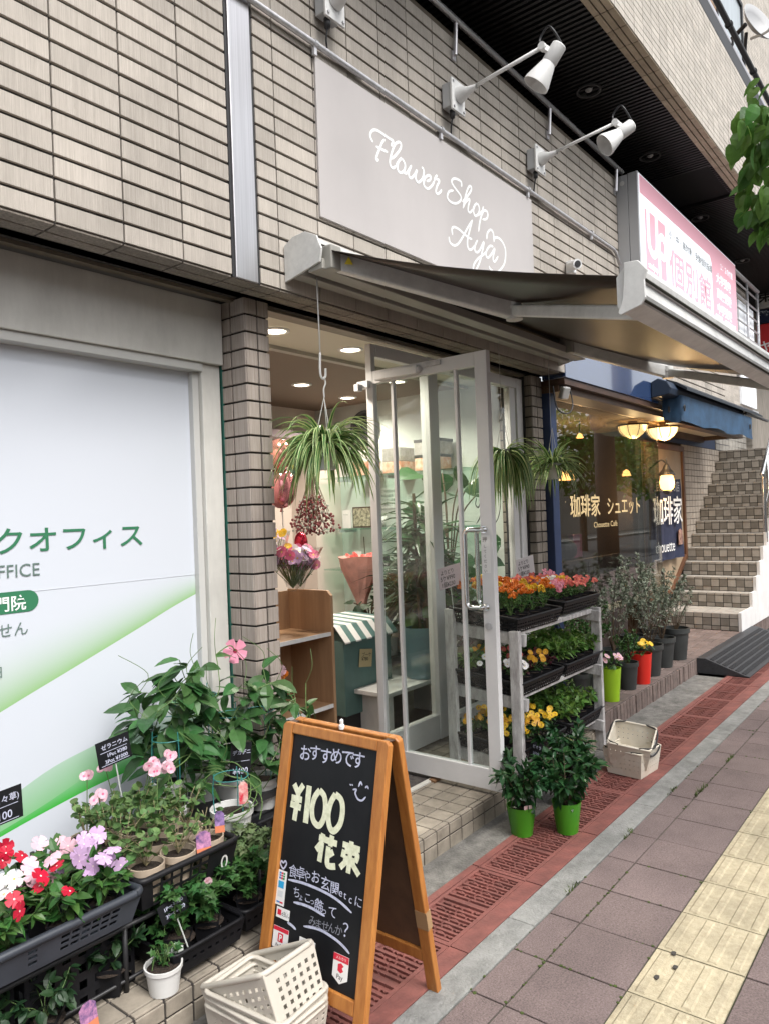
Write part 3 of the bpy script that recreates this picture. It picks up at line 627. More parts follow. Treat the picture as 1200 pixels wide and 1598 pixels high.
for i, (x, y, lab) in enumerate(((3.02, 3.15, 'lit round ceiling downlight half hidden behind the brick pillar'), (3.71, 3.17, 'lit round ceiling downlight in the cream ceiling near the door'), (4.40, 4.30, 'lit round ceiling downlight in the brown ceiling above the spider plant'), (4.9, 3.7, 'added ceiling downlight brightening the room behind the glass door'), (4.55, 3.1, 'added ceiling downlight brightening the shop window plants'), (5.2, 4.5, 'added ceiling downlight brightening the glass shelves'))):  # last three downlights are added to brighten the room behind the glass
    t_ = thing('ceiling_downlight', lab, 'downlight', (x, y, 2.72), 'lit downlights in the flower shop')
    zc = 2.724 if y < 3.5 else 2.729
    b = MB(); b.lathe((x, y, zc), [(.062, -.002), (.066, -.010), (.085, -.006), (.086, 0)], 28); b.build('ring', white, t_, smooth=True)
    b = MB(); b.lathe((x, y, zc-.003), [(0, 0), (.062, 0)], 24); b.build('lamp_disc', lampm, t_)
    l = bpy.data.lights.new('downlight', 'SPOT'); l.energy = 33; l.color = (1, .90, .77); l.spot_size = R(150); l.spot_blend = .6; l.shadow_soft_size = .06
    lo = bpy.data.objects.new('downlight', l); COL.objects.link(lo); lo.location = (x, y, 2.70)
# wall shelves on the side wall
gsh = glassmat('shelf_glass', (.80, .93, .88), 1.0)
for zz, lab in ((2.005, 'upper glass shelf on the shop side wall holding printed boxes'), (1.515, 'middle glass shelf on the shop side wall holding a framed picture'), (1.127, 'lower glass shelf on the shop side wall with a white pot')):
    t_ = thing('glass_shelf', lab, 'shelf', (5.45, 4.1, zz), 'glass shelves in the shop')
    b = MB(); b.box((5.28, 3.3, zz-.012), (5.598, 4.95, zz)); b.build('glass_plate', gsh, t_)
    for y in (3.6, 4.2, 4.8):
        b = MB(); b.box((5.36, y-.01, zz-.04), (5.598, y+.01, zz-.013)); b.build('bracket', zinc, t_)
def box_obj(name, a, c, m, lab, cat, group=None, lid=None, lidm=None):
    t_ = thing(name, lab, cat, ((a[0]+c[0])/2, (a[1]+c[1])/2, a[2]), group)
    b = MB(); b.box(a, c); b.build('body', m, t_, bevel=.004)
    if lidm: b = MB(); b.box((a[0]-.004, a[1]-.004, c[2]-.02), (c[0]+.004, c[1]+.004, c[2]+.006)); b.build('lid', lidm, t_, bevel=.002)
    return t_
org = mat('orange_print_box', (.60, .22, .12), .5, nscale=18, dark=(.75, .62, .50)); cardm = mat('grey_box', (.42, .40, .38), .5, nscale=14, dark=(.25, .22, .2))
for i, (y0, y1, z0, z1, m, lab) in enumerate(((3.62, 3.86, 2.007, 2.14, org, 'orange printed gift box under a grey one behind the wide door pane'), (3.60, 3.86, 2.142, 2.275, cardm, 'grey gift box on top of the orange one behind the wide door pane'), (4.02, 4.22, 2.007, 2.11, org, 'small orange gift box behind the narrow door pane'), (4.02, 4.22, 2.112, 2.235, cardm, 'small pale grey gift box stacked behind the narrow door pane'), (4.42, 4.62, 2.007, 2.14, org, 'orange box on the top glass shelf beside the spider plant'))):
    box_obj('gift_box', (5.33, y0, z0), (5.55, y1, z1), m, lab, 'box', 'gift boxes on the top shelf', lidm=blackm if i in (0, 1) else None)
t_ = thing('picture_frame', 'framed photo of white flowers leaning on the middle shelf', 'picture', (5.45, 4.55, 1.50))
b = MB(); b.box((5.42, 4.45, 1.517), (5.44, 4.68, 1.715)); b.build('frame', wood_dk, t_); b = MB(); b.box((5.417, 4.462, 1.53), (5.4195, 4.668, 1.703)); b.build('photo', mat('flower_photo', (.55, .55, .40), .4, nscale=30, dark=(.03, .035, .02)), t_)
t_ = thing('white_card', 'tall white card standing left of the framed photo on the shelf', 'card', (5.45, 4.75, 1.50)); b = MB(); b.box((5.41, 4.70, 1.517), (5.425, 4.80, 1.69)); b.build('card', white, t_); text('print', 'THANKS', (5.409, 4.79, 1.64), -Y3, Z3, .016, tgg, t_)
t_ = thing('white_cup', 'plain white square cup right of the framed photo', 'cup', (5.43, 4.36, 1.50)); b = MB(); b.lathe((5.43, 4.36, 1.517), [(0, 0), (.055, 0), (.07, .10), (.064, .10), (.05, .01), (0, .01)], 20); b.build('cup', white, t_, smooth=True)
t_ = thing('ribbed_pot', 'white ribbed pot with a dry twig and a price tag on the lower shelf', 'pot', (5.43, 4.55, 1.129))
b = MB()
b.lathe((5.43, 4.55, 1.129), [(0, 0), (.075, 0), (.075, .11), (.068, .11), (.068, .02), (0, .02)], 16); b.build('pot', white, t_); b = MB(); b.tube([(5.43, 4.55, 1.14), (5.43, 4.56, 1.43)], .004, 6); b.build('twig', wood_dk, t_); b = MB(); b.box((5.35, 4.53, 1.26), (5.352, 4.62, 1.295)); b.build('tag', white, t_)
t_ = thing('black_price_card', 'black handwritten price card on the lower glass shelf', 'price card', (5.38, 4.30, 1.13)); b = MB(); b.obox((5.38, 4.30, 1.19), (.004, .16, .10), Euler((R(-12), R(10), 0)).to_matrix()); b.build('card', blackm, t_); text('writing', 'ドライ ¥880', (5.372, 4.365, 1.19), Vector((0, -1, -.2)), Vector((0, -.2, 1)), .024, twh, t_)
# tall shelf of planters and signs, wooden bookcase near the pillar
oak = mat('pale_oak_veneer', (0.42, 0.26, 0.145), 0.5, nscale=3, stretch=(12, 12, .8), dark=(.34, .20, .11))
bk = thing('wooden_bookcase', 'pale oak veneer bookcase just inside the door with one white edged shelf', 'bookcase', (3.0, 3.2, .125))
bx1 = 3.245; by0, by1 = 3.0, 3.36
b = MB(); b.prism([(by0+.03, 1.19), (by0, 1.16), (by0, .125), (by1, .125), (by1, 1.19)], (bx1, 0, 0), Y3, Z3, X3, .022); b.build('side_panel', oak, bk, bevel=.002)
b = MB(); b.prism([(by0+.03, 1.19), (by0, 1.16), (by0, .125), (by1, .125), (by1, 1.19)], (2.60, 0, 0), Y3, Z3, X3, .022); b.build('side_panel', oak, bk, bevel=.002)
for zz in (.945, .52): 
    b = MB(); b.box((2.622, by0+.01, zz-.02), (bx1, by1-.01, zz)); sh = b.build('shelf', oak, bk)
    b = MB(); b.box((2.622, by0+.004, zz-.022), (bx1, by0+.01, zz+.001)); b.build('edge_strip', white, sh)
b = MB(); b.box((2.622, by1-.012, .13), (bx1, by1-.002, 1.18)); b.build('back_panel', oak, bk)
# teal bin with striped lid
teal = mat('dull_teal', (.10, .19, .18), .5, var=.1)
t_ = thing('teal_box', 'dull teal box with a green and white striped slanted lid inside the door', 'box', (3.9, 3.45, .125))
b = MB(); b.box((3.66, 3.28, .30), (4.16, 3.66, .80)); b.build('body', teal, t_, bevel=.006)
b = MB(); vs = []
for i in range(10):
    b.mi = i % 2
    y0, y1 = 3.24, 3.68; x0, x1 = 3.63+.056*i, 3.63+.056*(i+1)
    b.add([(x0, y0, .80), (x1, y0, .80), (x1, y0+.09, .90), (x0, y0+.09, .90), (x0, y1, .92), (x1, y1, .92), (x0, y0, .79), (x1, y0, .79)], [(0,1,2,3), (3,2,5,4), (6,7,1,0)])
b.build('striped_lid', [white, teal], t_)
b = MB(); b.obox((3.87, 3.272, .66), (.13, .004, .12), Euler((0, R(8), 0)).to_matrix()); n_ = b.build('price_note', mat('kraft_note', (.50, .42, .24), .7), t_)
text('writing', 'ブーケ\n¥780', (3.825, 3.269, .675), Vector((1, 0, -.12)), Vector((.12, 0, 1)), .034, blackm, n_, line=.8)
b = MB(); b.box((3.66, 3.3, .125), (4.16, 3.64, .298)); b.build('dark_base', blackm, t_)
t_ = thing('white_stool', 'small white step stool standing behind the teal box', 'stool', (3.95, 3.95, .125))
b = MB(); b.box((3.80, 3.55, .66), (4.17, 3.85, .68)); b.build('top', white, t_)
for x in (3.83, 4.13):
    for y in (3.58, 3.82):
        b = MB(); b.bar((x, y, .66), (x+(.05 if x > 3.9 else -.05), y, .126), .03, .02); b.build('leg', white, t_)
t_ = thing('tape_dispenser', 'pale grey tape machine standing on the white stool', 'machine', (3.95, 3.68, .68)); b = MB(); b.prism([(3.60, .681), (3.78, .681), (3.78, .74), (3.73, .78), (3.72, .86), (3.68, .89), (3.62, .85)], (3.92, 0, 0), Y3, Z3, X3, .11); b.build('body', mat('machine_grey', (.45, .44, .41), .4), t_, bevel=.01)
# big blue grey pot, white bench
t_ = thing('low_white_bench', 'low white bench board under the large blue pot', 'bench', (4.3, 3.2, .125)); b = MB(); b.box((3.75, 3.0, .44), (4.75, 3.5, .47)); b.build('top', white, t_, bevel=.004)
for x in (3.85, 4.65):
    b = MB(); b.box((x-.02, 3.05, .125), (x+.02, 3.45, .44)); b.build('leg', white, t_)

# ---------------------------------------------------------------- open glass door
dr_ = thing('glass_door', 'white framed glass door standing open across the step', 'door', (3.42, 2.79, .14))
DX = 3.42
b = MB()
def stile(y0, y1, z0=.15, z1=2.475, x0=DX-.02, x1=DX+.02, bb=None): (bb or b).box((x0, y0, z0), (x1, y1, z1))
stile(1.978, 2.052); stile(2.745, 2.79)
b.box((DX-.0195, 2.0525, .1505), (DX+.0195, 2.7445, .262)); b.box((DX-.0195, 2.0525, 2.40), (DX+.0195, 2.7445, 2.4745)); b.build('frame', alu, dr_, bevel=.003)
b = MB()
for y0, y1 in ((2.600, 2.619), (2.170, 2.188)): b.box((DX-.014, y0, .262), (DX+.014, y1, 2.40))
b.build('glazing_bar', alu, dr_, bevel=.002)
b = MB(); b.box((DX-.004, 2.052, .262), (DX+.004, 2.745, 2.40)); b.build('pane', glassd, dr_)
b = MB(); hy = 2.125
for s in (-1, 1):
    b.tube(spline([(DX+s*.02, 2.03, 1.53), (DX+s*.058, 2.03, 1.53)], 3)+spline([(DX+s*.058, 2.04, 1.53), (DX+s*.06, hy-.02, 1.53), (DX+s*.06, hy, 1.51)], 5)+spline([(DX+s*.06, hy, 1.49), (DX+s*.06, hy, 1.16)], 4)+spline([(DX+s*.06, hy, 1.14), (DX+s*.06, hy-.02, 1.12), (DX+s*.058, 2.04, 1.12)], 5)+[(DX+s*.058, 2.03, 1.12), (DX+s*.02, 2.03, 1.12)], .0125, 12)
    for zz in (1.53, 1.12): b.cone((DX+s*.0205, 2.03, zz), (DX+s*.026, 2.03, zz), .020, .020, 16)
b.build('pull_handle', chrome, dr_, smooth=True).data.set_sharp_from_angle(angle=R(40))
b = MB(); b.cone((DX-.0205, 2.02, 1.02), (DX-.028, 2.02, 1.02), .020, .020, 20); b.box((DX-.030, 2.016, 1.005), (DX-.028, 2.024, 1.035)); b.build('lock', zinc, dr_)
b = MB(); b.box((DX-.0212, 1.995, 1.30), (DX-.0205, 2.045, 1.50)); sk = b.build('push_sticker', mat('sticker_white', (.78, .78, .77), .4), dr_)
for i, ch in enumerate('押してください'): text('writing', ch, (DX-.0214, 2.026, 1.482-.026*i-(.014 if i == 0 else .022)), -Y3, Z3, .030 if i == 0 else .020, mat('ink_grey', (.12, .11, .11), .6), sk, align='CENTER')
b = MB(); b.box((DX-.062, 2.40, 2.408), (DX-.022, 2.70, 2.458)); b.cone((DX-.042, 2.385, 2.433), (DX-.042, 2.40, 2.433), .018, .022, 12); b.build('door_closer', alu, dr_, bevel=.012)
b = MB(); b.bar((DX-.03, 2.37, 2.45), (DX-.03, 2.28, 2.455), .012, .02); b.box((DX-.035, 2.26, 2.44), (DX-.022, 2.37, 2.465)); b.build('closer_arm', zinc, dr_)
b = MB(); b.box((DX-.05, 2.76, 2.38), (DX+.0, 2.84, 2.42)); b.box((DX-.09, 2.80, 2.36), (DX-.05, 2.83, 2.40)); b.build('hinge', zinc, dr_)
t_ = thing('door_mat', 'dark patterned door mat lying inside the white threshold strip', 'mat', (3.1, 2.72, .125)); b = MB(); b.box((2.62, 2.46, .1235), (3.50, 2.95, .130)); b.build('mat', mat('mat_dark', (.035, .03, .032), .95, nscale=35, dark=(.10, .09, .085), bump=.8, bscale=90), t_)
b = MB(); b.box((2.58, 2.425, .1235), (3.50, 2.455, .132)); b.build('threshold_strip', offw, t_)
t_ = thing('wooden_wedge', 'small wooden wedge under the open glass door', 'wedge', (3.42, 2.45, .125)); b = MB(); b.prism([(0, 0), (.06, 0), (.06, .026), (0, .012)], (3.39, 2.44, .1235), X3, Z3, -Y3, .04); b.build('wedge', mat('wedge_wood', (.22, .12, .06), .7, var=.2, nscale=20), t_)
# ---------------------------------------------------------------- cafe front
cf = thing('cafe_shopfront', 'coffee house front with a wide window, glossy blue fascia and cream soffit', 'shopfront', (7, 2.8, .15))
b = MB(); b.box((5.515, 2.492, 2.665), (9.75, 2.70, 2.955)); b.build('fascia', blue, cf, bevel=.004)
b = MB(); b.box((5.515, 2.505, 2.615), (9.74, 2.80, 2.662)); b.build('fascia_soffit', wood_dk, cf)
wbrown = mat('soffit_brown', (.10, .055, .032), .5, var=.3, nscale=5, stretch=(1, 12, 1))
b = MB(); b.box((5.515, 2.56, 2.56), (8.30, 2.80, 2.612)); b.build('window_head', wbrown, cf)
b = MB(); b.box((8.302, 2.62, 2.585), (11.2, 3.05, 2.613)); b.build('cream_soffit', mat('soffit_cream', (.62, .52, .36), .7, var=.1, nscale=3), cf)
b = MB(); b.box((8.302, 2.50, 2.52), (11.3, 2.62, 2.612)); b.box((11.2, 2.62, 2.53), (11.3, 3.04, 2.61)); b.box((8.302, 2.99, 2.50), (11.2, 3.045, 2.584)); b.build('soffit_trim', wood_dk, cf)
b = MB(); b.box((5.516, 2.64, .148), (5.632, 2.86, 2.612)); b.build('blue_post', blue_mat, cf, bevel=.004)
b = MB(); b.box((5.635, 2.766, .62), (8.50, 2.774, 2.555)); b.build('window_pane', glassmat('cafe_glass', (.78, .80, .78), 1.9), cf)
b = MB(); b.box((5.635, 2.74, .148), (7.30, 2.79, .615)); b.box((8.49, 2.755, .148), (8.52, 2.785, .88)); b.box((7.30, 2.74, .148), (8.49, 2.79, .25)); b.build('window_base', mat('base_brown', (.05, .035, .03), .6, var=.2), cf)
# lettering on the window
gold = mat('gold_vinyl', (.62, .47, .24), .45)
text('lettering', '珈琲家', (6.10, 2.765, 1.565), X3, Z3, .215, gold, cf, bold=.003, sx=1.04)
text('lettering', 'シュエット', (6.93, 2.765, 1.565), X3, Z3, .19, gold, cf, bold=.002, sx=.98)
text('lettering', 'Chouette Café', (6.60, 2.765, 1.44), X3, Z3, .075, gold, cf, bold=.0, sx=1.3)
# inside the cafe
ci = thing('cafe_interior', 'dim brown cafe room with slatted wainscot behind the window', 'room', (7, 4, .15))
dkw = mat('cafe_wall', (.07, .048, .034), .7, var=.3, nscale=3)
b = MB(); b.box((5.76, 5.2, .14), (9.0, 5.3, 2.8)); b.box((5.76, 2.88, .14), (5.80, 5.2, 2.8)); b.box((9.0, 3.12, .14), (9.1, 5.3, 2.8)); b.build('wall', dkw, ci)
b = MB(); b.box((5.76, 2.81, 2.56), (9.0, 5.25, 2.62)); b.build('ceiling', mat('cafe_ceiling', (.32, .24, .16), .7), ci)
b = MB(); b.box((5.76, 2.81, .12), (9.0, 5.25, .148)); b.build('floor', mat('cafe_floor', (.06, .04, .03), .5), ci)
wsc = mat('wainscot_brown', (.050, .027, .022), .45, var=.35, nscale=4, stretch=(40, 1, 1))
b = MB()
for i in range(52):
    x = 5.64+.0325*i; b.box((x, 2.80, .15), (x+.028, 2.815, 1.13))
b.build('slatted_wainscot', wsc, ci)
b = MB(); b.box((5.645, 2.795, 1.13), (7.33, 2.84, 1.16)); b.box((6.52, 2.792, .15), (6.60, 2.83, 1.128)); b.box((5.81, 2.795, .93), (6.518, 2.7995, .955)); b.box((6.602, 2.795, .93), (7.32, 2.7995, .955)); b.build('rail', wood_dk, ci)
b = MB(); b.box((6.1, 4.9, 1.2), (8.2, 5.19, 1.24)); b.box((6.1, 4.9, 1.62), (8.2, 5.19, 1.66)); b.box((6.4, 4.6, .148), (8.6, 4.85, 1.1)); b.build('counter', wood_dk, ci)
wl = emat('warm_lamp', (1.0, .66, .27), 1.7); wl2 = emat('warm_lamp_bright', (1.0, .50, .16), 2.5)
def bowl_lamp(x, y, lab):
    t_ = thing('bowl_ceiling_lamp', lab, 'lamp', (x, y, 2.58), 'glowing bowl lamps under the cafe soffit')
    b = MB(); b.lathe((x, y, 2.505), [(.001, -.135), (.06, -.126), (.11, -.095), (.145, -.05), (.155, 0)], 24); b.build('bowl', wl, t_, smooth=True)
    b = MB(); b.lathe((x, y, 2.505), [(.150, 0), (.170, 0), (.170, .014), (.150, .014)], 28); b.lathe((x, y, 2.52), [(.05, 0), (.05, .06)], 16)
    for k in range(8):
        a = math.pi*2*k/8; b.tube([(x+math.cos(a)*r, y+math.sin(a)*r, 2.505+h) for r, h in ((.157, 0), (.147, -.052), (.112, -.097), (.061, -.129), (.002, -.138))], .004, 6)
    b.build('metal_cage', mat('bronze', (.07, .045, .03), .4, metal=.5), t_)
    l = bpy.data.lights.new('bowl_light', 'POINT'); l.energy = 6; l.color = (1, .66, .32); l.shadow_soft_size = .004
    lo = bpy.data.objects.new('bowl_light', l); COL.objects.link(lo); lo.location = (x, y, 2.33)
bowl_lamp(8.10, 2.90, 'left glowing bowl lamp hanging just inside the cafe window')
bowl_lamp(8.68, 2.75, 'right glowing bowl lamp past the edge of the cafe window')
# lamps inside the cafe
for (x, y, zz, r, lab) in ((7.86, 3.6, 2.0, .10, 'tulip shaped orange table lamp glowing low behind the cafe glass'), (7.60, 3.3, 2.40, .035, 'tiny bright spot lamp inside the cafe window top'), (8.80, 3.25, 2.02, .05, 'small dim amber lamp deep inside the cafe')):
    t_ = thing('cafe_lamp', lab, 'lamp', (x, y, zz), 'lamps inside the cafe')
    b = MB(); b.lathe((x, y, zz), [(.2*r, r), (.7*r, .6*r), (r, -.3*r), (1.05*r, -.5*r)], 18); b.build('shade', wl2, t_, smooth=True)
    b = MB(); b.tube([(x, y, zz+r), (x, y, 2.56)], .006, 6); b.build('cord', blackm, t_)
    l = bpy.data.lights.new('cafe_light', 'POINT'); l.energy = 5; l.color = (1, .66, .36); l.shadow_soft_size = .004
    lo = bpy.data.objects.new('cafe_light', l); COL.objects.link(lo); lo.location = (x, y, zz-.3)
for i, (x, y, zz, s, c_, lab) in enumerate(((6.55, 2.95, 1.16, .11, (.30, .05, .10), 'magenta printed packet on the cafe window sill'), (6.35, 2.93, 1.16, .09, (.05, .04, .045), 'dark round posy basket on the cafe window sill'))):
    t_ = thing('window_display', lab, 'packet', (x, y, zz)); b = MB()
    if i == 0: b.box((x, y, zz), (x+.2, y+.05, zz+.22))
    else: b.ball((x, y, zz+.09), .10, 14, 8)
    b.build('body', mat('display_%s' % ('magenta' if i == 0 else 'dark'), c_, .6, nscale=40, dark=tuple(v*.4 for v in c_)), t_)
# recess wall with the framed noticeboard, banner and lantern
rw = thing('stair_side_wall', 'pale tiled wall beside the staircase with a blue band above', 'wall', (10.5, 3.05, .15))
b = MB(); b.box((8.6, 3.062, .14), (16, 3.12, 2.44)); b.build('core', grout, rw)
b = MB(); tiles(b, (0, 3.062, 0), X3, Z3, -Y3, grid(10.33, 12.9, .135), grid(.16, 2.44, .083), .008, .010); b.build('tile_surface', mat('pale_wall_tile', (.40, .345, .285), .7, nscale=6, dark=(.33, .28, .23), isl=.08), rw)
b = MB(); b.box((8.6, 3.05, 2.442), (12.85, 3.12, 2.80)); b.build('blue_band', blue_mat, rw)
b = MB(); b.box((12.85, 3.05, 2.442), (13.4, 3.12, 4.4)); b.build('white_return', offw, rw)
nb = thing('framed_board', 'brown framed tan board whose lower corner follows the stair slope', 'noticeboard', (9.5, 3.03, .6))
poly = [(8.75, .50), (9.62, .50), (10.30, .93), (10.30, 2.40), (8.75, 2.40)]
b = MB(); b.prism(poly, (0, 3.050, 0), X3, Z3, -Y3, .012); b.build('board', mat('tan_board', (.34, .255, .17), .6, var=.15, nscale=2), nb)
inn = [(8.75+.07, .56), (9.60, .56), (10.23, .965), (10.23, 2.33), (8.75+.07, 2.33)]
b = MB()
for i in range(5):
    j = (i+1) % 5; b.prism([poly[i], poly[j], inn[j], inn[i]], (0, 3.040, 0), X3, Z3, -Y3, .030)
b.build('frame', mat('frame_red_brown', (.11, .045, .02), .45, var=.25, nscale=5), nb, bevel=.004)
bn = thing('cafe_banner', 'navy cloth banner with white lettering hung on the tan framed board', 'banner', (9.4, 2.97, .95))
b = MB(); n = 20
for i in range(n+1):
    for j in range(9):
        x = 8.72+1.16*i/n; zz = .955+1.0*j/8; b.v.append((x, 2.955+.018*math.sin(i*.9)*(1-j/9)+.01*math.sin(i*2.1+j), zz-.02*math.sin(i/n*math.pi)*(j/8)))
for i in range(n):
    for j in range(8): q = i*9+j; b.f.append((q, q+9, q+10, q+1)); b.m.append(0)
b.build('cloth', mat('navy_cloth', (.016, .022, .055), .75, var=.25, nscale=8), bn, smooth=True)
text('lettering', '珈琲家', (8.72, 2.925, 1.42), X3, Z3, .37, twh, bn, bold=.004, sx=1.0)
text('lettering', 'chouette', (8.76, 2.925, 1.06), X3, Z3, .20, twh, bn, sx=1.0)
text('lettering', '自家焙煎の店', (8.85, 2.925, 1.80), X3, Z3, .15, mat('faint_white', (.35, .37, .42), .7), bn, sx=1.0)
b = MB(); b.box((9.66, 2.925, 1.12), (9.80, 2.935, 1.30)); b.ball((9.73, 2.93, 1.25), .06, 10, 6, (1, .3, 1.2)); b.build('portrait_patch', mat('portrait_print', (.40, .26, .20), .7, nscale=20, dark=(.15, .06, .05)), bn)
ln = thing('lantern', 'black framed wall lantern glowing amber beside the cafe window edge', 'lantern', (9.0, 2.92, 1.75))
lx, ly = 9.0, 2.84
b = MB(); b.lathe((lx, ly, 1.80), [(.045, 0), (.075, .03), (.085, .10), (.07, .17), (.06, .18)], 16); b.build('glass_globe', emat('amber_globe', (1, .55, .16), 2.2), ln, smooth=True)
b = MB(); b.lathe((lx, ly, 1.98), [(.10, 0), (.085, .03), (.05, .07), (.03, .12), (.012, .14), (.012, .17), (.004, .21)], 16); b.lathe((lx, ly, 1.78), [(.02, -.03), (.05, 0), (.05, .02)], 14); b.tube(spline([(lx, ly, 2.12), (lx-.03, 2.90, 2.16), (lx-.04, 3.03, 2.06)], 6), .010, 8); b.build('iron_frame', blackm, ln)
l = bpy.data.lights.new('lantern_light', 'POINT'); l.energy = 5; l.color = (1, .6, .26); l.shadow_soft_size = .004
lo = bpy.data.objects.new('lantern_light', l); COL.objects.link(lo); lo.location = (lx, ly-.2, 1.85)
# floodlight on the post
t_ = thing('flood_lamp', 'small grey flood lamp with a hanging cable on the blue post', 'lamp', (5.53, 2.55, 2.5))
b = MB(); b.obox((5.56, 2.53, 2.55), (.075, .05, .10), Euler((R(20), 0, R(-20))).to_matrix()); b.build('housing', mat('lamp_grey', (.45, .45, .44), .35, metal=.3), t_, bevel=.01)
b = MB(); b.tube(spline([(5.58, 2.55, 2.60), (5.64, 2.52, 2.58), (5.64, 2.50, 2.45), (5.54, 2.50, 2.38), (5.46, 2.55, 2.42), (5.46, 2.58, 2.6)], 6), .006, 6); b.build('cable', blackm, t_)
# blue awning over the cafe entrance
ba = thing('cafe_awning', 'rolled blue awning with a sagging blue valance above the cafe entrance', 'awning', (8.6, 2.2, 2.6))
navy = mat('navy_awning', (.012, .025, .05), .55); bcl = mat('blue_canvas', (.024, .068, .135), .65, var=.35, nscale=6)
b = MB(); b.prism([(2.489, 2.86), (2.42, 2.89), (2.33, 2.85), (2.29, 2.78), (2.31, 2.72), (2.489, 2.70)], (7.50, 0, 0), Y3, Z3, X3, 3.0); b.build('housing', navy, ba, bevel=.01)
b = MB(); b.prism([(2.40, 2.90), (2.30, 2.86), (2.20, 2.79), (2.20, 2.765), (2.30, 2.83), (2.40, 2.87)], (7.70, 0, 0), Y3, Z3, X3, 3.4); b.build('roof_sheet', mat('navy_sheet', (.01, .016, .025), .5), ba)
b = MB(); n = 14
PV = [(7.76, 2.25), (7.80, 1.78), (10.05, 1.73)]
pts = [(7.78, 2.47-.20*i/6) for i in range(7)]+[(7.80+2.85*i/12, 2.27-.03*i/12) for i in range(1, 13)]
for i, (x, y) in enumerate(pts):
    zt = 2.76-.03*min(1, i/6); zb = zt-.27+.015*math.sin(i*1.3)
    for j in range(5): f = j/4; b.v.append((x+.01*math.sin(i*2+j), y+.015*math.sin(i*1.7+f*4)*f, zt+(zb-zt)*f))
for i in range(len(pts)-1):
    for j in range(4): q = i*5+j; b.f.append((q, q+5, q+6, q+1)); b.m.append(0)
b.build('valance', bcl, ba, smooth=True)
for (x, y) in ((7.77, 2.40), (7.80, 2.255), (10.5, 2.23)):
    b = MB(); b.tube([(x-.01+.02*math.cos(a), y, 2.60+.03*math.sin(a)) for a in [k*math.pi/6 for k in range(13)]], .006, 6); b.build('hook', blackm, ba)
b = MB(); b.tube([(10.3, 2.24, 2.76), (11.4, 2.20, 2.74)], .02, 8); b.build('front_bar', blackm, ba)
# terrace railing bars above the fascia
tr = thing('terrace_railing', 'row of pale vertical terrace bars seen between awning and blue fascia', 'railing', (8.5, 2.6, 3.0))
b = MB(); b.box((6.5, 2.53, 2.97), (12.5, 2.57, 3.0)); b.build('bottom_rail', zinc, tr)
for i in range(26):
    x = 6.95+.16*i; b = MB(); b.box((x, 2.52, 3.0), (x+.07, 2.56, 3.42)); b.build('bar', zinc if i % 3 else white, tr)
# ---------------------------------------------------------------- staircase
sc = thing('tiled_staircase', 'straight outdoor stair with brown and beige chequered tile risers', 'staircase', (10, 2.6, .15))
core, rt, sw = MB(), MB(), MB()
nx, rh, z0 = .2245, .178, .148
xk = [9.16, 9.72]+[9.72+nx*i for i in range(1, 12)]
for k in range(13):
    x0 = xk[k]; x1 = xk[k+1] if k < 12 else 14.5; zt = z0+rh*(k+1) if k else .348
    zb = z0+rh*k if k else z0
    zt = .348+.1735*k; zb = .348+.1735*(k-1) if k else z0
    core.box((x0+.008, 2.16, .14), (x1+.007, 3.045, zt-.008))
    us = [2.15+.0985*i for i in range(10)]; us[-1] = 3.046
    def chk(i, j, k=k): return (i+k) % 2 if j == 1 else ((i+k+1) % 2 if j == 0 else 0)
    tiles(rt, (x0+.008, 0, 0), -Y3, Z3, -X3, [-u for u in us[::-1]], [zb+.002, zb+.052, zb+.142, zt], .008, .008, mats=chk)
    tiles(rt, (0, 0, zt-.008), X3, Y3, Z3, [x0+.002, x0+.055]+grid(x0+.06, x1+.002, .11), us, .007, .008, mats=lambda i, j: 0)
    sw.box((x0-.004, 2.115, .145), (x1-.004, 2.149, zt+.012))
core.build('core', grout, sc); rt.build('tile_surface', [stile_l, stile_d], sc, bevel=.0012, seg=1); sw.build('white_side', white, sc)
hr = thing('stair_handrail', 'shiny steel handrail rising at the right side of the staircase', 'handrail', (10, 2.0, .15))
b = MB()
b.tube(spline([(10.65, 2.13, 1.1), (10.65, 2.13, 1.95), (10.75, 2.13, 2.12), (13, 2.13, 3.9)], 8), .025, 12); b.tube([(10.95, 2.13, 1.2), (10.95, 2.13, 2.27)], .02, 10); b.tube([(10.66, 2.13, 1.55), (13, 2.13, 3.4)], .015, 10)
b.build('rail', chrome, hr, smooth=True)
# rubber kerb ramp
rp_ = thing('rubber_ramp', 'black ribbed rubber kerb ramp leading up to the cafe terrace', 'ramp', (8.3, 1.9, 0))
b = MB(); b.prism([(1.665, .004), (2.128, .004), (2.128, .148), (2.05, .150), (1.70, .020), (1.665, .014)], (7.42, 0, 0), Y3, Z3, X3, 2.2); b.build('wedge', rubber, rp_, bevel=.003)
b = MB()
for i in range(59):
    x = 7.46+.036*i
    for k in range(6):
        y = 1.72+.056*k; zz = .020+(y-1.70)*.3714; b.obox((x, y, zz+.004), (.016, .040, .008), Euler((R(20.4), 0, 0)).to_matrix())
b.build('tread_ribs', rubber, rp_)

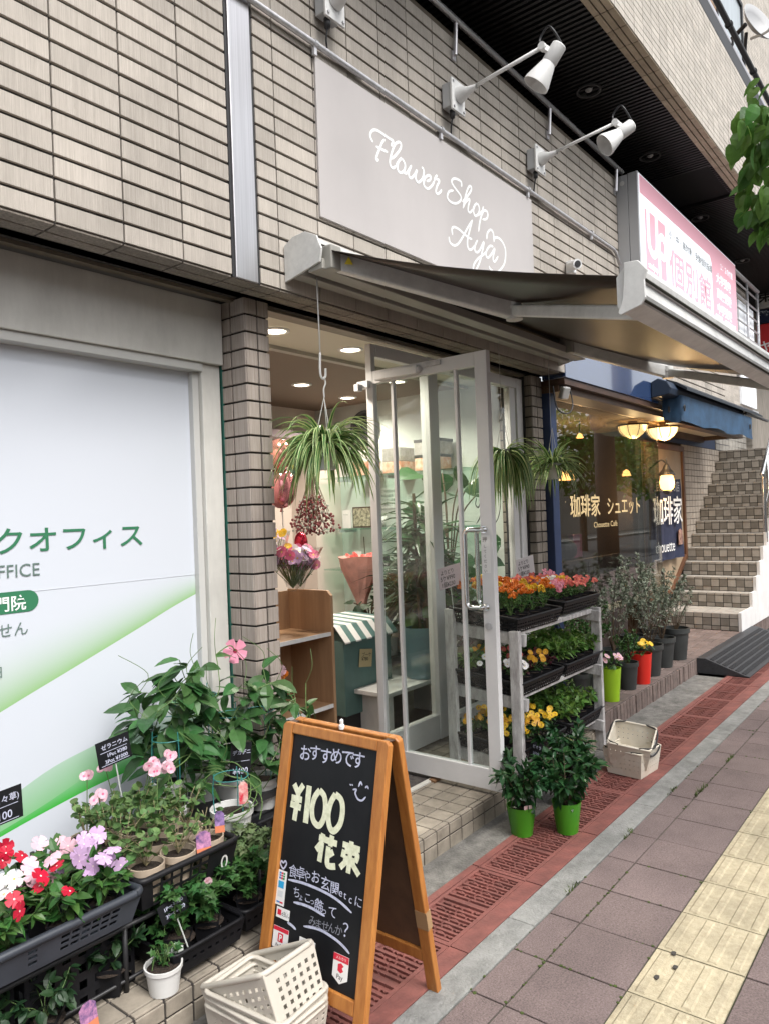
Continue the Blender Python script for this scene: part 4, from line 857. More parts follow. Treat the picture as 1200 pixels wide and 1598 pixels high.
# ---------------------------------------------------------------- pink and white sign box
ub = thing('sign_box', 'large white and pink illuminated sign box of a cram school above the awning', 'sign', (8.5, 2.4, 3.7))
b = MB(); b.box((6.78, 2.300, 3.74), (10.34, 2.390, 4.68)); b.build('front_case', mat('case_grey', (.47, .48, .50), .4, metal=.3), ub, bevel=.004)
b = MB(); b.box((6.782, 2.394, 3.74), (10.33, 2.50, 4.675)); b.build('rear_case', mat('case_grey', (.47, .48, .50), .4), ub, bevel=.004)
b = MB(); b.lathe((6.78, 2.44, 4.60), [(0, .004), (.022, .004), (.022, 0)], 12, (-1,0,0)); b.build('bolt', white, ub)
Sw = emat('sign_white', (.90, .93, .97), .22); Sp = mat('sign_pink', (.74, .37, .45), .4); Sp.node_tree.nodes['Principled BSDF'].inputs['Emission Color'].default_value = (.85, .42, .50, 1); Sp.node_tree.nodes['Principled BSDF'].inputs['Emission Strength'].default_value = .10
FO = Vector((0, 2.2955, 0))
b = MB(); b.box((6.80, 2.296, 3.755), (10.32, 2.2995, 4.665)); b.build('white_face', Sw, ub)
b = MB(); b.prism([(6.82, 4.49), (9.12, 4.49), (9.18, 4.43), (9.20, 3.755), (10.31, 3.755), (10.31, 4.655), (6.82, 4.655)], FO, X3, Z3, -Y3, .002); b.build('pink_field', Sp, ub)
# logo block: white U and P strokes on a pink square
b = MB(); b.prism([(6.93, 4.38), (7.51, 4.38), (7.51, 3.84), (7.47, 3.80), (6.93, 3.80)], FO, X3, Z3, -Y3, .002); b.build('logo_block', Sp, ub)
b = MB(); b.ribbon(spline([(7.01, 4.39), (7.01, 4.10), (7.05, 4.02), (7.13, 3.99), (7.21, 4.03), (7.24, 4.12), (7.24, 4.39)], 7), FO, X3, Z3, -Y3, .075, lift=.004, taper=False)
b.ribbon(spline([(7.30, 3.80), (7.30, 4.12), (7.34, 4.21), (7.42, 4.23), (7.49, 4.17), (7.48, 4.08), (7.42, 4.03), (7.34, 4.05)], 7), FO, X3, Z3, -Y3, .07, lift=.0045, taper=False); b.build('logo_letters', Sw, ub)
FT = FO+Vector((0, -.002, 0))
text('lettering', '個別館', FT+Vector((7.60, 0, 3.865)), X3, Z3, .40, Sp, ub, bold=.006, sx=1.28)
text('lettering', '小・中・高対象　受験個別指導', FT+Vector((7.62, 0, 4.30)), X3, Z3, .095, mat('sign_grey', (.22, .24, .25), .5), ub, bold=.001, sx=1.18)
for s_, zz, sz in (('大学受験', 4.25, .13), ('高校受験', 4.07, .13), ('中学受験', 3.89, .13)): text('lettering', s_, FT+Vector((9.36, 0, zz)), X3, Z3, sz, Sw, ub, bold=.0025, sx=1.3)
text('lettering', '１：２の個別', FT+Vector((9.55, 0, 4.44)), X3, Z3, .09, Sw, ub, bold=.002, sx=1.1)
text('lettering', '自習室・冷暖房完備', FT+Vector((9.26, 0, 3.785)), X3, Z3, .085, Sw, ub, bold=.002, sx=1.25)
text('lettering', 'studyup', FT+Vector((6.97, -.002, 3.84)), X3, Z3, .085, Sw, ub, bold=.002, sx=1.0)
# terrace beyond the sign: railing, brick, white panel
tb = thing('far_terrace', 'tiled terrace parapet with a steel railing beyond the pink sign', 'terrace', (12, 2.5, 3.5))
b = MB(); tiles(b, (0, 2.512, 0), X3, Z3, -Y3, grid(10.4, 11.2, .27), grid(2.98, 4.62, .082), .0115, .012); b.build('parapet', brick, tb)
b = MB(); b.box((11.21, 2.47, 3.0), (12.1, 2.50, 4.45)); b.build('white_panel', emat('panel_white', (.85, .88, .92), .1), tb)
b = MB()
for i in range(7): b.tube([(10.4, 2.42, 3.6+.17*i), (12.15, 2.42, 3.6+.17*i)], .012, 8)
for x in (10.8, 11.5, 12.15): b.tube([(x, 2.42, 3.3), (x, 2.42, 4.72)], .02, 8)
b.tube([(10.4, 2.42, 4.75), (12.2, 2.42, 4.75)], .028, 10); b.build('railing', zinc, tb, smooth=True)
# stacked projecting signs farther along
for (z0_, z1_, c_, tx, tc, lab, sz) in ((4.80, 5.25, (.66, .66, .64), '第2', (.02, .02, .02), 'white projecting sign with black writing, topmost of the far stack', .26), (4.56, 4.785, (.012, .018, .05), '理容・美容', (.5, .55, .6), 'navy projecting sign second from the top of the far stack', .09), (4.00, 4.545, (.55, .03, .035), 'ャア', (.8, .8, .8), 'bright red projecting sign in the far stack', .22), (3.55, 3.985, (.66, .64, .63), 'しん', (.5, .03, .04), 'white projecting sign with red writing under the red one', .26)):
    t_ = thing('projecting_sign', lab, 'sign', (13.6, 2.3, z0_), 'projecting signs on the far building')
    b = MB(); b.box((13.5, 1.6, z0_), (13.7, 2.72, z1_)); b.build('panel', mat('far_sign_%d' % int(z0_*100), c_, .4), t_, bevel=.01)
    text('lettering', tx, (13.496, 2.69, z0_+.12), -Y3, Z3, sz, mat('far_ink_%d' % int(z0_*100), tc, .5), t_, bold=.004)
# building behind the stair top
fb = thing('far_building', 'dim neighbouring building front beyond the staircase with purple signs', 'building', (17, 3, 0))
fm = mat('far_wall', (.30, .27, .235), .8, nscale=3, stretch=(4, 4, 1), dark=(.2, .18, .15))
b = MB(); b.box((14.0, 2.95, 2.2), (30, 3.2, 5.0)); b.box((18.5, 1.9, -.03), (30, 2.95, 5.0)); b.build('wall', fm, fb)
b = MB(); tiles(b, (14.0, 0, 0), -Y3, Z3, -X3, [-3.15, -3.05, -2.95], grid(2.2, 4.9, .08), .01, .01); b.build('tile_edge', stile_l, fb)
b = MB(); b.box((18.40, 1.95, .5), (18.5, 2.9, 4.4)); b.build('shutter', mat('shutter_grey', (.42, .43, .47), .5, var=.2, nscale=2, stretch=(1, 1, 30)), fb)
b = MB(); b.box((16.9, 2.15, 2.9), (17.1, 2.9, 3.35)); b.box((16.9, 2.1, 3.45), (17.1, 2.9, 3.7)); b.build('purple_sign', mat('purple_sign', (.20, .17, .42), .5), fb)
b = MB(); tiles(b, (0, 3.05, 0), X3, Z3, -Y3, grid(12.0, 14.0, .2), grid(2.44, 4.4, .1), .01, .008); b.build('upper_tiles', stile_l, fb)

# ---------------------------------------------------------------- gutter, pipes and dish on the upper storey
gt = thing('black_gutter', 'thick black cable duct along the top of the pale tiled fascia', 'gutter', (7, 1.8, 6.2))
b = MB(); b.box((0, 1.80, 6.165), (20, 1.98, 6.36)); b.build('duct', blackm, gt, bevel=.02)
def pipe(lab, y, z_, r, m):
    t_ = thing('roof_pipe', lab, 'pipe', (7, y, z_)); b = MB(); b.tube([(0, y, z_), (20, y, z_)], r, 12); b.build('pipe', m, t_, smooth=True)
    for i in range(9):
        b = MB(); b.tube([(4+1.1*i, y, z_), (4.03+1.1*i, y, z_)], r*1.35, 12); b.build('clip', blackm, t_)
pipe('lower silver pipe running just above the black duct', 1.86, 6.42, .045, steel)
pipe('thin black pipe strapped above the silver pipe', 1.84, 6.62, .03, blackm)
pipe('upper silver pipe below the satellite dish', 1.98, 6.56, .03, steel)
ds = thing('satellite_dish', 'pale grey satellite dish on the upper storey at the top right', 'satellite dish', (9.5, 1.9, 7.2))
b = MB(); ax = Vector((-.35, -.85, .30)).normalized(); b.lathe((9.55, 1.83, 7.14), [(0, 0), (.10, .012), (.19, .045), (.25, .09), (.252, .085), (.19, .038), (.10, .004), (0, -.006)], 32, ax); d_ = b.build('reflector', mat('dish_grey', (.34, .345, .355), .5), ds, smooth=True)
b = MB(); b.tube(spline([(9.5, 1.85, 7.0), (9.36, 1.62, 6.95), (9.16, 1.5, 7.1)], 6), .016, 8); b.cone((9.16, 1.5, 7.1), (9.22, 1.56, 7.13), .05, .035, 14); b.build('feed_arm', white, ds)
b = MB(); b.tube([(9.52, 1.9, 7.2), (9.75, 2.29, 7.1)], .025, 8); b.tube([(9.52, 1.9, 7.1), (9.6, 1.98, 6.56)], .02, 8); b.build('bracket', blackm, ds)
# ---------------------------------------------------------------- chalkboard A sign
honey = mat('honey_wood', (0.47, 0.195, 0.046), 0.42, nscale=3, stretch=(16, 16, 1.6), dark=(.34, .12, .026), bump=.1, bscale=30)
pale = mat('worn_pale_wood', (.52, .34, .17), .5, nscale=3, stretch=(12, 12, 2), dark=(.42, .25, .11))
ab = thing('chalkboard_sign', 'wooden A frame chalkboard standing on the kerb with a ¥100 bouquet offer', 'chalkboard sign', (1.86, 1.71, 0))
BO = Vector((1.676, 1.947, 0)); BU = Vector((0, -1, 0)); BV = Vector((.189, 0, .90)); BL = BV.length; BV.normalize(); BN = BU.cross(BV)
def panel_frame(O, U, V, N, name, mats_, inner):
    b = MB(); w = .0455; Wd = .474
    r = .012
    b.prism([(0, 0), (w, 0), (w, BL), (r, BL), (0, BL-r)], O, U, V, N, .026)
    b.prism([(Wd-w, 0), (Wd, 0), (Wd, BL-r), (Wd-r, BL), (Wd-w, BL)], O, U, V, N, .026)
    b.prism([(w, BL-.036), (Wd-w, BL-.036), (Wd-w, BL-.0005), (w, BL-.0005)], O+N*.0005, U, V, N, .0245)
    b.prism([(w, .105), (Wd-w, .105), (Wd-w, .149), (w, .149)], O+N*.0005, U, V, N, .0245)
    fr = b.build(name, honey, ab, bevel=.004)
    b = MB(); b.prism([(w-.004, .145), (Wd-w+.004, .145), (Wd-w+.004, BL-.033), (w-.004, BL-.033)], O+N*.006, U, V, N, .008)
    return fr, b
fr, b = panel_frame(BO, BU, BV, BN, 'front_frame', honey, None)
slate = mat('chalkboard_black', (.006, .007, .009), .5, nscale=5, dark=(.012, .013, .015), bump=.03, bscale=200, spec=.25)
bd = b.build('chalkboard', slate, ab)
BO2 = Vector((2.048, 1.944, 0)); BV2 = Vector((-.165, 0, .90)).normalized(); BN2 = Vector((0,-1,0)).cross(BV2)
O2 = BO2-BN2*.026
fr2, b = panel_frame(O2, BU, BV2, BN2, 'rear_frame', honey, None)
b.build('rear_panel', mat('brown_rear_panel', (.16, .085, .045), .6, nscale=3, dark=(.055, .032, .02), detail=6), ab)
b = MB(); b.prism([(.43, .235), (.478, .235), (.478, .30), (.43, .30)], O2+BN2*.0262, BU, BV2, BN2, .0006); b.prism([(.4745, .235), (.4755, .235), (.4755, .30), (.4745, .30)], O2-BN2*.001, BU, BV2, BN2, .028); b.build('packing_tape', mat('brown_tape', (.36, .23, .12), .25), ab)
b = MB()
for u in (.02, .45): b.obox(BO+BU*u+BV*(BL-.002)+Vector((.022, 0, .001)), (.07, .03, .003), Matrix.Identity(3))
b.build('hinge', wood_dk, ab)
b = MB(); b.lathe(BO+BU*.235+BV*(BL+.0)+Vector((.02, 0, 0)), [(.010, 0), (.010, .012), (.006, .018), (.007, .03), (.0, .036)], 12); b.build('white_peg', white, ab)
BIG = [[[74,717],[95,693]],[[118,722],[96,690]],[[98,694],[92,600]],[[68,671],[118,672]],[[66,650],[117,646]],[[145,724],[145,603]],[[195,719],[175,692],[168,653],[180,619],[206,608],[224,632],[228,669],[218,704],[195,719]],[[266,720],[249,690],[243,649],[254,615],[274,606],[298,634],[303,678],[292,708],[266,720]],[[213,573],[293,570]],[[230,588],[226,565]],[[269,591],[265,556]],[[231,564],[205,532]],[[228,554],[224,499]],[[281,543],[255,524]],[[258,554],[258,505],[271,497],[295,502]],[[317,576],[390,575]],[[353,592],[350,495]],[[326,560],[322,536]],[[328,559],[379,559],[376,534]],[[325,536],[375,536]],[[343,533],[315,504]],[[356,533],[395,500]]]
THIN = [[[360,761],[367,777],[375,768]],[[388,763],[396,769],[402,762]],[[337,748],[352,751],[349,739],[362,724],[380,723],[394,737]],[[323,763],[328,759]],[[331,764],[336,760]],[[63,454],[53,460],[51,448],[66,438],[78,456],[71,464],[63,454]],[[93,410],[167,417],[255,415],[319,406],[380,386]],[[128,348],[177,353],[221,352],[271,345]],[[184,290],[250,300],[313,294],[356,283],[386,269]],[[110,280],[131,277],[152,270]]]
BF = BO+BN*.0148
chk = mat('cream_chalk', (.78, .80, .62), .9, nscale=60, dark=(.58, .60, .42)); chw = mat('blue_white_chalk', (.58, .60, .74), .9, nscale=80, dark=(.38, .40, .52))
b = MB()
for i, l in enumerate(BIG):
    w_ = .021 if i < 8 else (.020 if i < 15 else .0185)
    if i == 5: w_ = .024
    b.ribbon(spline([(u/1000, v/1000) for u, v in l], 6), BF, BU, BV, BN, w_, lift=.0003+i*.00002, taper=False)
b.build('offer_writing', chk, bd)
for i, l in enumerate(THIN):
    b = MB(); b.ribbon(spline([(u/1000, v/1000) for u, v in l], 7), BF, BU, BV, BN, .0085 if i in (6, 7, 8, 9) else .006, lift=.0003+i*.00002); b.build('chalk_stroke', chw, bd)
def chalk(s_, u0, v0, size, du, dv, m=chw, bold=.0, jit=1.0):
    for i, ch in enumerate(s_):
        if ch == '　': continue
        sz = size*(.68 if ch in 'ょっ' else (.9 if ch in 'やにetc' else 1))
        a = random.uniform(-.08, .08)
        U_ = (BU*math.cos(a)+BV*math.sin(a)); V_ = (BV*math.cos(a)-BU*math.sin(a))
        text('chalk_writing', ch, BF+BU*(u0+du*i)+BV*(v0+dv*i+random.uniform(-.003, .003)), U_, V_, sz*random.uniform(.94, 1.06), m, bd, bold=bold)
chalk('おすすめです', .083, .806, .058, .0475, .0035, bold=.0005)
chalk('食卓や', .091, .428, .042, .034, -.001); chalk('お玄関', .196, .430, .044, .043, -.003, bold=.0002); chalk('etcに', .320, .419, .038, .0215, -.003)
chalk('ちょこっと', .122, .366, .036, .026, -.001); chalk('飾って', .220, .352, .042, .032, -.001)
chalk('みませんか', .204, .303, .034, .0285, .0006, mat('faint_chalk', (.22, .23, .27), .9)); chalk('？', .348, .312, .055, 0, 0)
stw = mat('sticker_white', (.78, .78, .77), .4); stred = mat('sticker_red', (.62, .02, .05), .4); stblue = mat('sticker_blue', (.03, .22, .55), .4); stor = mat('sticker_orange', (.55, .11, .03), .4)
def st_card(poly, lab):
    t_ = MB().prism(poly, BF+BN*.0004, BU, BV, BN, .0007).build('payment_sticker', stw, bd); t_['label'] = lab; return t_
def st_shape(poly, m, par, k=1): MB().prism(poly, BF+BN*(.0012+.0001*k), BU, BV, BN, .0003).build('print', m, par)
R4 = lambda u0, v0, u1, v1: [(u0, v0), (u1, v0), (u1, v1), (u0, v1)]
s1 = st_card(R4(.045, .322, .086, .432), 'tall white strip of four card marks')
for k, m in enumerate((stblue, stred, mat('sticker_green', (.02, .25, .08), .4))): st_shape(R4(.052+.009*k, .404, .060+.009*k, .426), m, s1)
for k in range(2): st_shape(R4(.053+.0002*k, .4105+.0075*k, .077, .4125+.0075*k), stw, s1, 2)
st_shape(R4(.051, .376, .077, .398), mat('sticker_cyan', (.03, .35, .66), .4), s1); st_shape(R4(.052, .348, .076, .368), mat('sticker_pale', (.62, .65, .67), .4), s1); st_shape(R4(.050, .329, .066, .334), stblue, s1); st_shape(R4(.066, .329, .080, .334), stred, s1)
def stext(s_, u, v, size, m, par, al='CENTER', bold=.0): text('print', s_, BF+BN*.0017+BU*u+BV*v, BU, BV, size, m, par, bold=bold, align=al, lift=.0002)
s2 = st_card(R4(.055, .284, .117, .317), 'small white card with a red square and letter d'); st_shape(R4(.061, .293, .078, .310), stred, s2); stext('d払い', .080, .294, .018, blackm, s2, 'LEFT')
s3 = st_card([(.051, .191), (.122, .191), (.122, .257), (.051, .257)], 'white card with red top band and red square mark'); st_shape(R4(.052, .244, .1215, .2565), stred, s3); st_shape(R4(.075, .212, .099, .239), stred, s3); stext('P', .087, .216, .027, stw, s3, bold=.0008); stext('PayPay', .087, .197, .014, blackm, s3)
s4 = st_card(R4(.172, .184, .243, .256), 'white and orange card with large letters'); st_shape(R4(.1725, .1845, .2425, .219), stor, s4); stext('au', .207, .224, .036, stor, s4, bold=.0005); stext('PAY', .207, .191, .030, stw, s4, bold=.0008)
s5 = st_card([(.324, .189), (.356, .172), (.387, .189), (.387, .256), (.324, .256)], 'white pentagon card with a red band'); st_shape(R4(.3245, .236, .3865, .2555), stred, s5); stext('メルカリ', .356, .242, .011, stw, s5); st_shape([(.345, .228), (.358, .233), (.369, .226), (.362, .219), (.369, .211), (.358, .204), (.345, .209)], stred, s5); stext('Pay', .356, .186, .020, blackm, s5)

# ---------------------------------------------------------------- perforated baskets and crates
def holed(b, P, nu, nv, fu=.5, fv=.5, skip=None):
    """lattice wall on the quad P00,P10,P11,P01"""
    P = [Vector(p) for p in P]
    def at(u, v): return (P[0]*(1-u)+P[1]*u)*(1-v)+(P[3]*(1-u)+P[2]*u)*v
    for i in range(nu):
        for j in range(nv):
            u0, u1, v0, v1 = i/nu, (i+1)/nu, j/nv, (j+1)/nv
            if skip and skip(i, j): b.quad(at(u0,v0), at(u1,v0), at(u1,v1), at(u0,v1)); continue
            a, c = (u1-u0)*(1-fu)/2, (v1-v0)*(1-fv)/2
            o = [at(u0,v0), at(u1,v0), at(u1,v1), at(u0,v1)]; n = [at(u0+a,v0+c), at(u1-a,v0+c), at(u1-a,v1-c), at(u0+a,v1-c)]
            b.add(o+n, [(0,1,5,4),(1,2,6,5),(2,3,7,6),(3,0,4,7)])
def crate(name, lab, cat, lx, ly, h, m, nu, nv, group=None, taper=.9, fu=.6, fv=.5, rim=.008, skip=None, solid=.0025, mu=None, floor_=True, handle=None):
    t_ = thing(name, lab, cat, (0,0,0), group)
    b = MB(); X, Y = lx/2, ly/2; x, y = X*taper, Y*taper
    top = [(-X,-Y,h),(X,-Y,h),(X,Y,h),(-X,Y,h)]; bot = [(-x,-y,0),(x,-y,0),(x,y,0),(-x,y,0)]
    for i in range(4):
        j = (i+1) % 4; n_ = nu if i % 2 == 0 else (mu or max(2, round(nu*ly/lx)))
        holed(b, [bot[i], bot[j], top[j], top[i]], n_, nv, fu, fv, skip)
    if floor_: holed(b, bot, nu, mu or max(2, round(nu*ly/lx)), .35, .35)
    w = b.build('basket_wall', m, t_)
    s_ = w.modifiers.new('thick', 'SOLIDIFY'); s_.thickness = solid; s_.offset = 0
    b = MB(); pts = []; rr_ = min(.025, lx*.1)
    for cx, cy, a0 in ((X-rr_, -Y+rr_, -90), (X-rr_, Y-rr_, 0), (-X+rr_, Y-rr_, 90), (-X+rr_, -Y+rr_, 180)):
        for k in range(5): a = R(a0+90*k/4); pts.append((cx+rr_*math.cos(a), cy+rr_*math.sin(a), h))
    pts.append(pts[0]); b.tube(pts, rim, 8, caps=False); b.build('rim', m, t_, smooth=True)
    return t_
beige = mat('beige_plastic', (.52, .485, .42), .42, var=.08, nscale=6); ivory = mat('ivory_plastic', (.66, .62, .54), .4, var=.08, nscale=8, dark=(.58, .52, .42))
cr = crate('plastic_basket', 'x', 'basket', .215, .32, .17, beige, 7, 7, fu=.45, fv=.5, rim=.009, skip=lambda i, j: j in (0, 6) or (i in (0,)))
cr.location = (1.550, 1.765, -.03); cr.rotation_euler = (0, 0, R(3)); cr['label'] = 'lowest beige perforated basket of the stack below the chalkboard'; 
c2 = dup(cr, (1.548, 1.762, -.005), R(1), 'second beige basket from the bottom, nested below the chalkboard'); c3 = dup(cr, (1.552, 1.764, .02), R(5), 'upper nested beige basket right under the tilted one')
cr.location.z = .004; c2.location.z = .026; c3.location.z = .048
for c_ in (cr, c2, c3): c_.scale = (1, 1, .72)
c4 = dup(cr, (1.555, 1.735, .075), None, 'beige perforated basket tipped on edge on top of its stack'); c4.scale = (1, 1, 1)
ez = Vector((0, .43, .90)).normalized(); ex = Vector((1, 0.02, 0)); ex = (ex-ez*ex.dot(ez)).normalized(); ey = ez.cross(ex)
c4.rotation_euler = Matrix((ex, ey, ez)).transposed().to_euler()
cw = crate('shopping_basket', 'x', 'basket', .27, .25, .15, ivory, 9, 5, fu=.2, fv=.25, rim=.006, taper=.84, skip=lambda i, j: j in (0, 4))
b = MB(); b.tube(spline([(-.137, -.06, .153), (-.10, -.130, .150), (0, -.137, .118), (.10, -.130, .150), (.137, -.06, .153)], 7), .005, 8); b.tube(spline([(-.137, .06, .153), (-.10, .130, .150), (0, .137, .13), (.10, .130, .150), (.137, .06, .153)], 7), .005, 8); b.build('handle', blackm, cw, smooth=True)
b = MB(); b.box((-.03, -.134, .112), (.03, -.128, .132)); b.build('clasp', mat('clasp_grey', (.3, .29, .27), .5), cw)
cw.location = (4.49, 1.69, .003); cw.rotation_euler = (0, 0, R(-6)); cw['label'] = 'lower ivory shopping basket with black handles on the red drain covers'
cx_ = dup(cw, (4.50, 1.70, .085), None, 'upper ivory shopping basket tilted inside the lower one'); cx_.rotation_euler = (R(7), R(-15), R(10))

# ---------------------------------------------------------------- left rack with its trays and cards
rk = thing('black_rack', 'low black metal rack carrying the flower trays by the white panel', 'rack', (1.5, 2.4, .123))
b = MB()
def tb_(p, q, r=.009): b.tube([p, q], r, 8)
for y in (2.18, 2.50, 2.78): tb_((.70, y, .33), (2.42, y, .33)); tb_((.70, y, .16), (2.42, y, .16), .006)
for x in (.75, 1.33, 1.90, 2.40):
    for y in (2.18, 2.50, 2.78): tb_((x, y, .123), (x, y, .335 if y < 2.6 else .42))
    tb_((x, 2.18, .33), (x, 2.78, .33)); tb_((x, 2.18, .16), (x, 2.78, .16), .006)
b.build('frame', blackm, rk, smooth=True)
b = MB(); b.box((1.80, 2.46, .40), (2.44, 2.80, .425)); b.build('rear_shelf', blackm, rk)
slateb = mat('blue_grey_plastic', (.038, .044, .056), .42, var=.15, nscale=10)
t1 = crate('flower_tray', 'slate grey plastic tray full of periwinkles in the lower left corner', 'tray', .60, .36, .088, slateb, 18, 5, fu=.8, fv=.55, rim=.013, taper=.9, mu=9, skip=lambda i, j: j in (0, 4) or i in (0, 1, 8, 9, 16, 17) or i < 7)
t1.location = (1.045, 2.275, .378)
t2 = crate('plastic_crate', 'black mesh crate holding the beige geranium pots', 'crate', .40, .50, .100, black, 10, 3, fu=.78, fv=.74, rim=.011, taper=.92, mu=10, skip=lambda i, j: i in (0, 7, 8, 9) or (j == 3 and False))
t2.location = (1.555, 2.37, .376)
lt = crate('low_tray', 'x', 'tray', .30, .27, .075, black, 9, 3, fu=.5, fv=.4, rim=.007, mu=8, skip=lambda i, j: j != 1)
b = MB(); b.box((-.132, -.118, .002), (.132, .118, .012)); b.build('tray_floor', black, lt)
lt.location = (1.575, 2.195, .150); lt['label'] = 'left low black tray of ivies standing on the tiled step'
dup(lt, (1.885, 2.215, .150), R(2), 'right low black tray of ivies beside the chalkboard')
sc0 = crate('support_crate', 'x', 'crate', .36, .30, .205, black, 7, 4, fu=.5, fv=.5, rim=.008, taper=1.0)
b = MB(); b.box((-.18, -.15, .19), (.18, .15, .20)); b.build('crate_top', black, sc0)
sc0.location = (1.56, 2.46, .126); sc0['label'] = 'black lattice crate propping up the geranium crate'
for x_, y_, l_ in ((1.20, 2.36, 'black lattice crate under the right end of the slate tray'), (.83, 2.40, 'black lattice crate under the left end of the slate tray'), (1.93, 2.50, 'black lattice crate under the white mandevilla pots'), (2.26, 2.58, 'black lattice crate by the foot of the brick pillar')): dup(sc0, (x_, y_, .126), R(random.uniform(-3, 3)), l_)
text('number', '0', (1.665, 2.113, .400), X3, Vector((0, -.13, 1)), .07, mat('number_white', (.6, .6, .58), .6), None).parent = None
o = bpy.data.objects['number']; o.parent = t2; o.location = -Vector(t2.location)
def card(name, lab, c, w, h, lines, rz=0.0, tilt=0.0, mm=None, ink=None, group=None, pick=True, roll=0.0, cat='price card', bgm=None):
    """price card standing on a clear pick; lines: (text, x, y, size) from the card's lower left corner"""
    c = Vector(c); rot = Euler((tilt, roll, rz)).to_matrix(); U = rot@X3; V = rot@Z3; N = U.cross(V)
    t_ = thing(name, lab, cat, c, group)
    b = MB(); b.prism([(-w/2, -h/2), (w/2, -h/2), (w/2, h/2), (-w/2, h/2)], c, U, V, N, -.002); cb = b.build('card', bgm or slate, t_)
    for s_, x, y, sz in lines:
        if s_ == '_': MB().prism([(x-w/2, y-h/2), (x-w/2+sz, y-h/2), (x-w/2+sz, y-h/2+.0018), (x-w/2, y-h/2+.0018)], c+N*.0006, U, V, N, .0003).build('line', ink or chw, cb)
        else: text('writing', s_, c+U*(x-w/2)+V*(y-h/2), U, V, sz, ink or chw, cb, bold=.0003, lift=.0008)
    if pick: MB().tube([c-V*h/2+N*-.003, c-V*(h/2+.13)+N*-.003], .0025, 6).build('pick', mat('clear_pick', (.5, .52, .5), .2), t_)
    return t_
card('price_card', 'black handwritten geranium price card on a clear pick above the black mesh crate', (1.508, 2.50, .797), .130, .098, [('ゼラニウム', .018, .066, .021), ('_', .012, .054, .105), ('1Pot ¥380', .035, .034, .019), ('3Pot ¥1000', .025, .012, .019), ('_', .01, .006, .11)], rz=R(-4), roll=R(-8))
card('price_card', 'black handwritten periwinkle price card cut off by the left picture edge', (1.04, 2.40, .755), .175, .105, [('花(日々草)', .045, .066, .026), ('_', .02, .052, .14), ('¥100', .07, .014, .034), ('_', .02, .005, .14)], rz=R(6), roll=R(-2))
card('price_card', 'black price card half hidden among the mandevilla vines', (2.035, 2.42, .622), .095, .15, [('デカデニ', .008, .105, .021), ('_', .008, .075, .08), ('¥480', .012, .025, .034)], rz=R(-14), roll=R(5))
card('price_card', 'small bent price card at the lower front edge of the mesh crate', (1.462, 2.10, .36), .105, .062, [('1Pot ¥280', .018, .036, .017), ('3Pot ¥750', .018, .012, .017)], rz=R(-5), roll=R(-14), tilt=R(-10))
pinkp = mat('pink_print', (.62, .28, .45), .4, nscale=45, dark=(.06, .05, .16)); purp = mat('purple_print', (.40, .25, .52), .4, nscale=45, dark=(.02, .02, .07)); redp = mat('red_print', (.60, .03, .06), .4, nscale=40, dark=(.72, .55, .50))
def plabel(c, w, h, m, lab, rz=0.0, tilt=0.0, top=None):
    c = Vector(c); rot = Euler((tilt, 0, rz)).to_matrix(); U = rot@X3; V = rot@Z3; N = U.cross(V)
    t_ = thing('plant_label', lab, 'plant label', c)
    MB().prism([(-w/2, -h/2), (w/2, -h/2), (w/2, h*.35), (w*.2, h/2), (-w*.2, h/2), (-w/2, h*.35)], c, U, V, N, -.0012).build('label_sheet', m, t_)
    if top: MB().prism([(-w/2, -h/2), (w/2, -h/2), (w/2, -h*.18), (-w/2, -h*.18)], c+N*.0004, U, V, N, .0003).build('label_band', top, t_)
plabel((1.617, 2.135, .505), .052, .082, pinkp, 'large purple and pink plant label stuck in the front of the mesh crate', R(-20), R(-8), mat('orange_print', (.62, .20, .10), .5))
plabel((1.705, 2.155, .545), .034, .075, purp, 'narrow purple plant label in the right beige pot of the mesh crate', R(-35), R(-5), mat('orange_print', (.62, .20, .10), .5))
plabel((1.925, 2.28, .555), .035, .085, redp, 'white plant label with a red flower picture on the white pot', R(-30), R(-4))
plabel((1.617, 2.12, .355), .035, .07, mat('doll_tag', (.66, .55, .58), .5, nscale=60, dark=(.35, .08, .12)), 'small pale pink hanging tag below the mesh crate', R(-10))
plabel((1.46, 2.085, .205), .042, .088, mat('herb_tag', (.55, .62, .55), .5, nscale=30, dark=(.70, .72, .70)), 'pale green and white plant label in the small white pot on the lower shelf', R(-12), R(-6))
plabel((1.155, 2.10, .17), .06, .085, pinkp, 'pink and purple plant label at the bottom left beneath the tray', R(10), R(-10), mat('orange_print', (.62, .20, .10), .5))

# ---------------------------------------------------------------- white weathered flower stand with six trays
ww = mat('weathered_white', (.60, .59, .58), .8, nscale=6, stretch=(6, 6, 1.5), dark=(.30, .28, .28), bump=.4, bscale=40, detail=8)
sd_ = thing('flower_stand', 'three tier weathered white wooden flower stand beside the open door', 'stand', (4.25, 2.2, 0))
def plank(a, c, w, h, nm='rail'): MB().bar(a, c, w, h).build(nm, ww, sd_, bevel=.004)
FX0, FX1, FY, BY = 3.665, 4.79, 2.015, 2.44
for x in (FX0, FX1): plank((x, FY, .0), (x, FY, .955), .062, .036, 'post'); plank((x, BY, .123), (x, BY, 1.06), .06, .036, 'post')
for zz in (.90, .54, .17):
    for x, s_ in ((FX0, 1), (FX1, -1)): plank((x+.037*s_, FY-.045, zz), (x+.037*s_, BY+.05, zz+.045), .030, .07)
    for y in (FY+.035, BY-.03): plank((FX0+.03, y, zz+.03+(y-FY)*.1), (FX1-.03, y, zz+.03+(y-FY)*.1), .05, .028)
TR = []
tray0 = crate('plant_tray', 'x', 'tray', .56, .46, .080, black, 20, 4, fu=.72, fv=.55, rim=.008, taper=.92, mu=15, skip=lambda i, j: j in (3,))
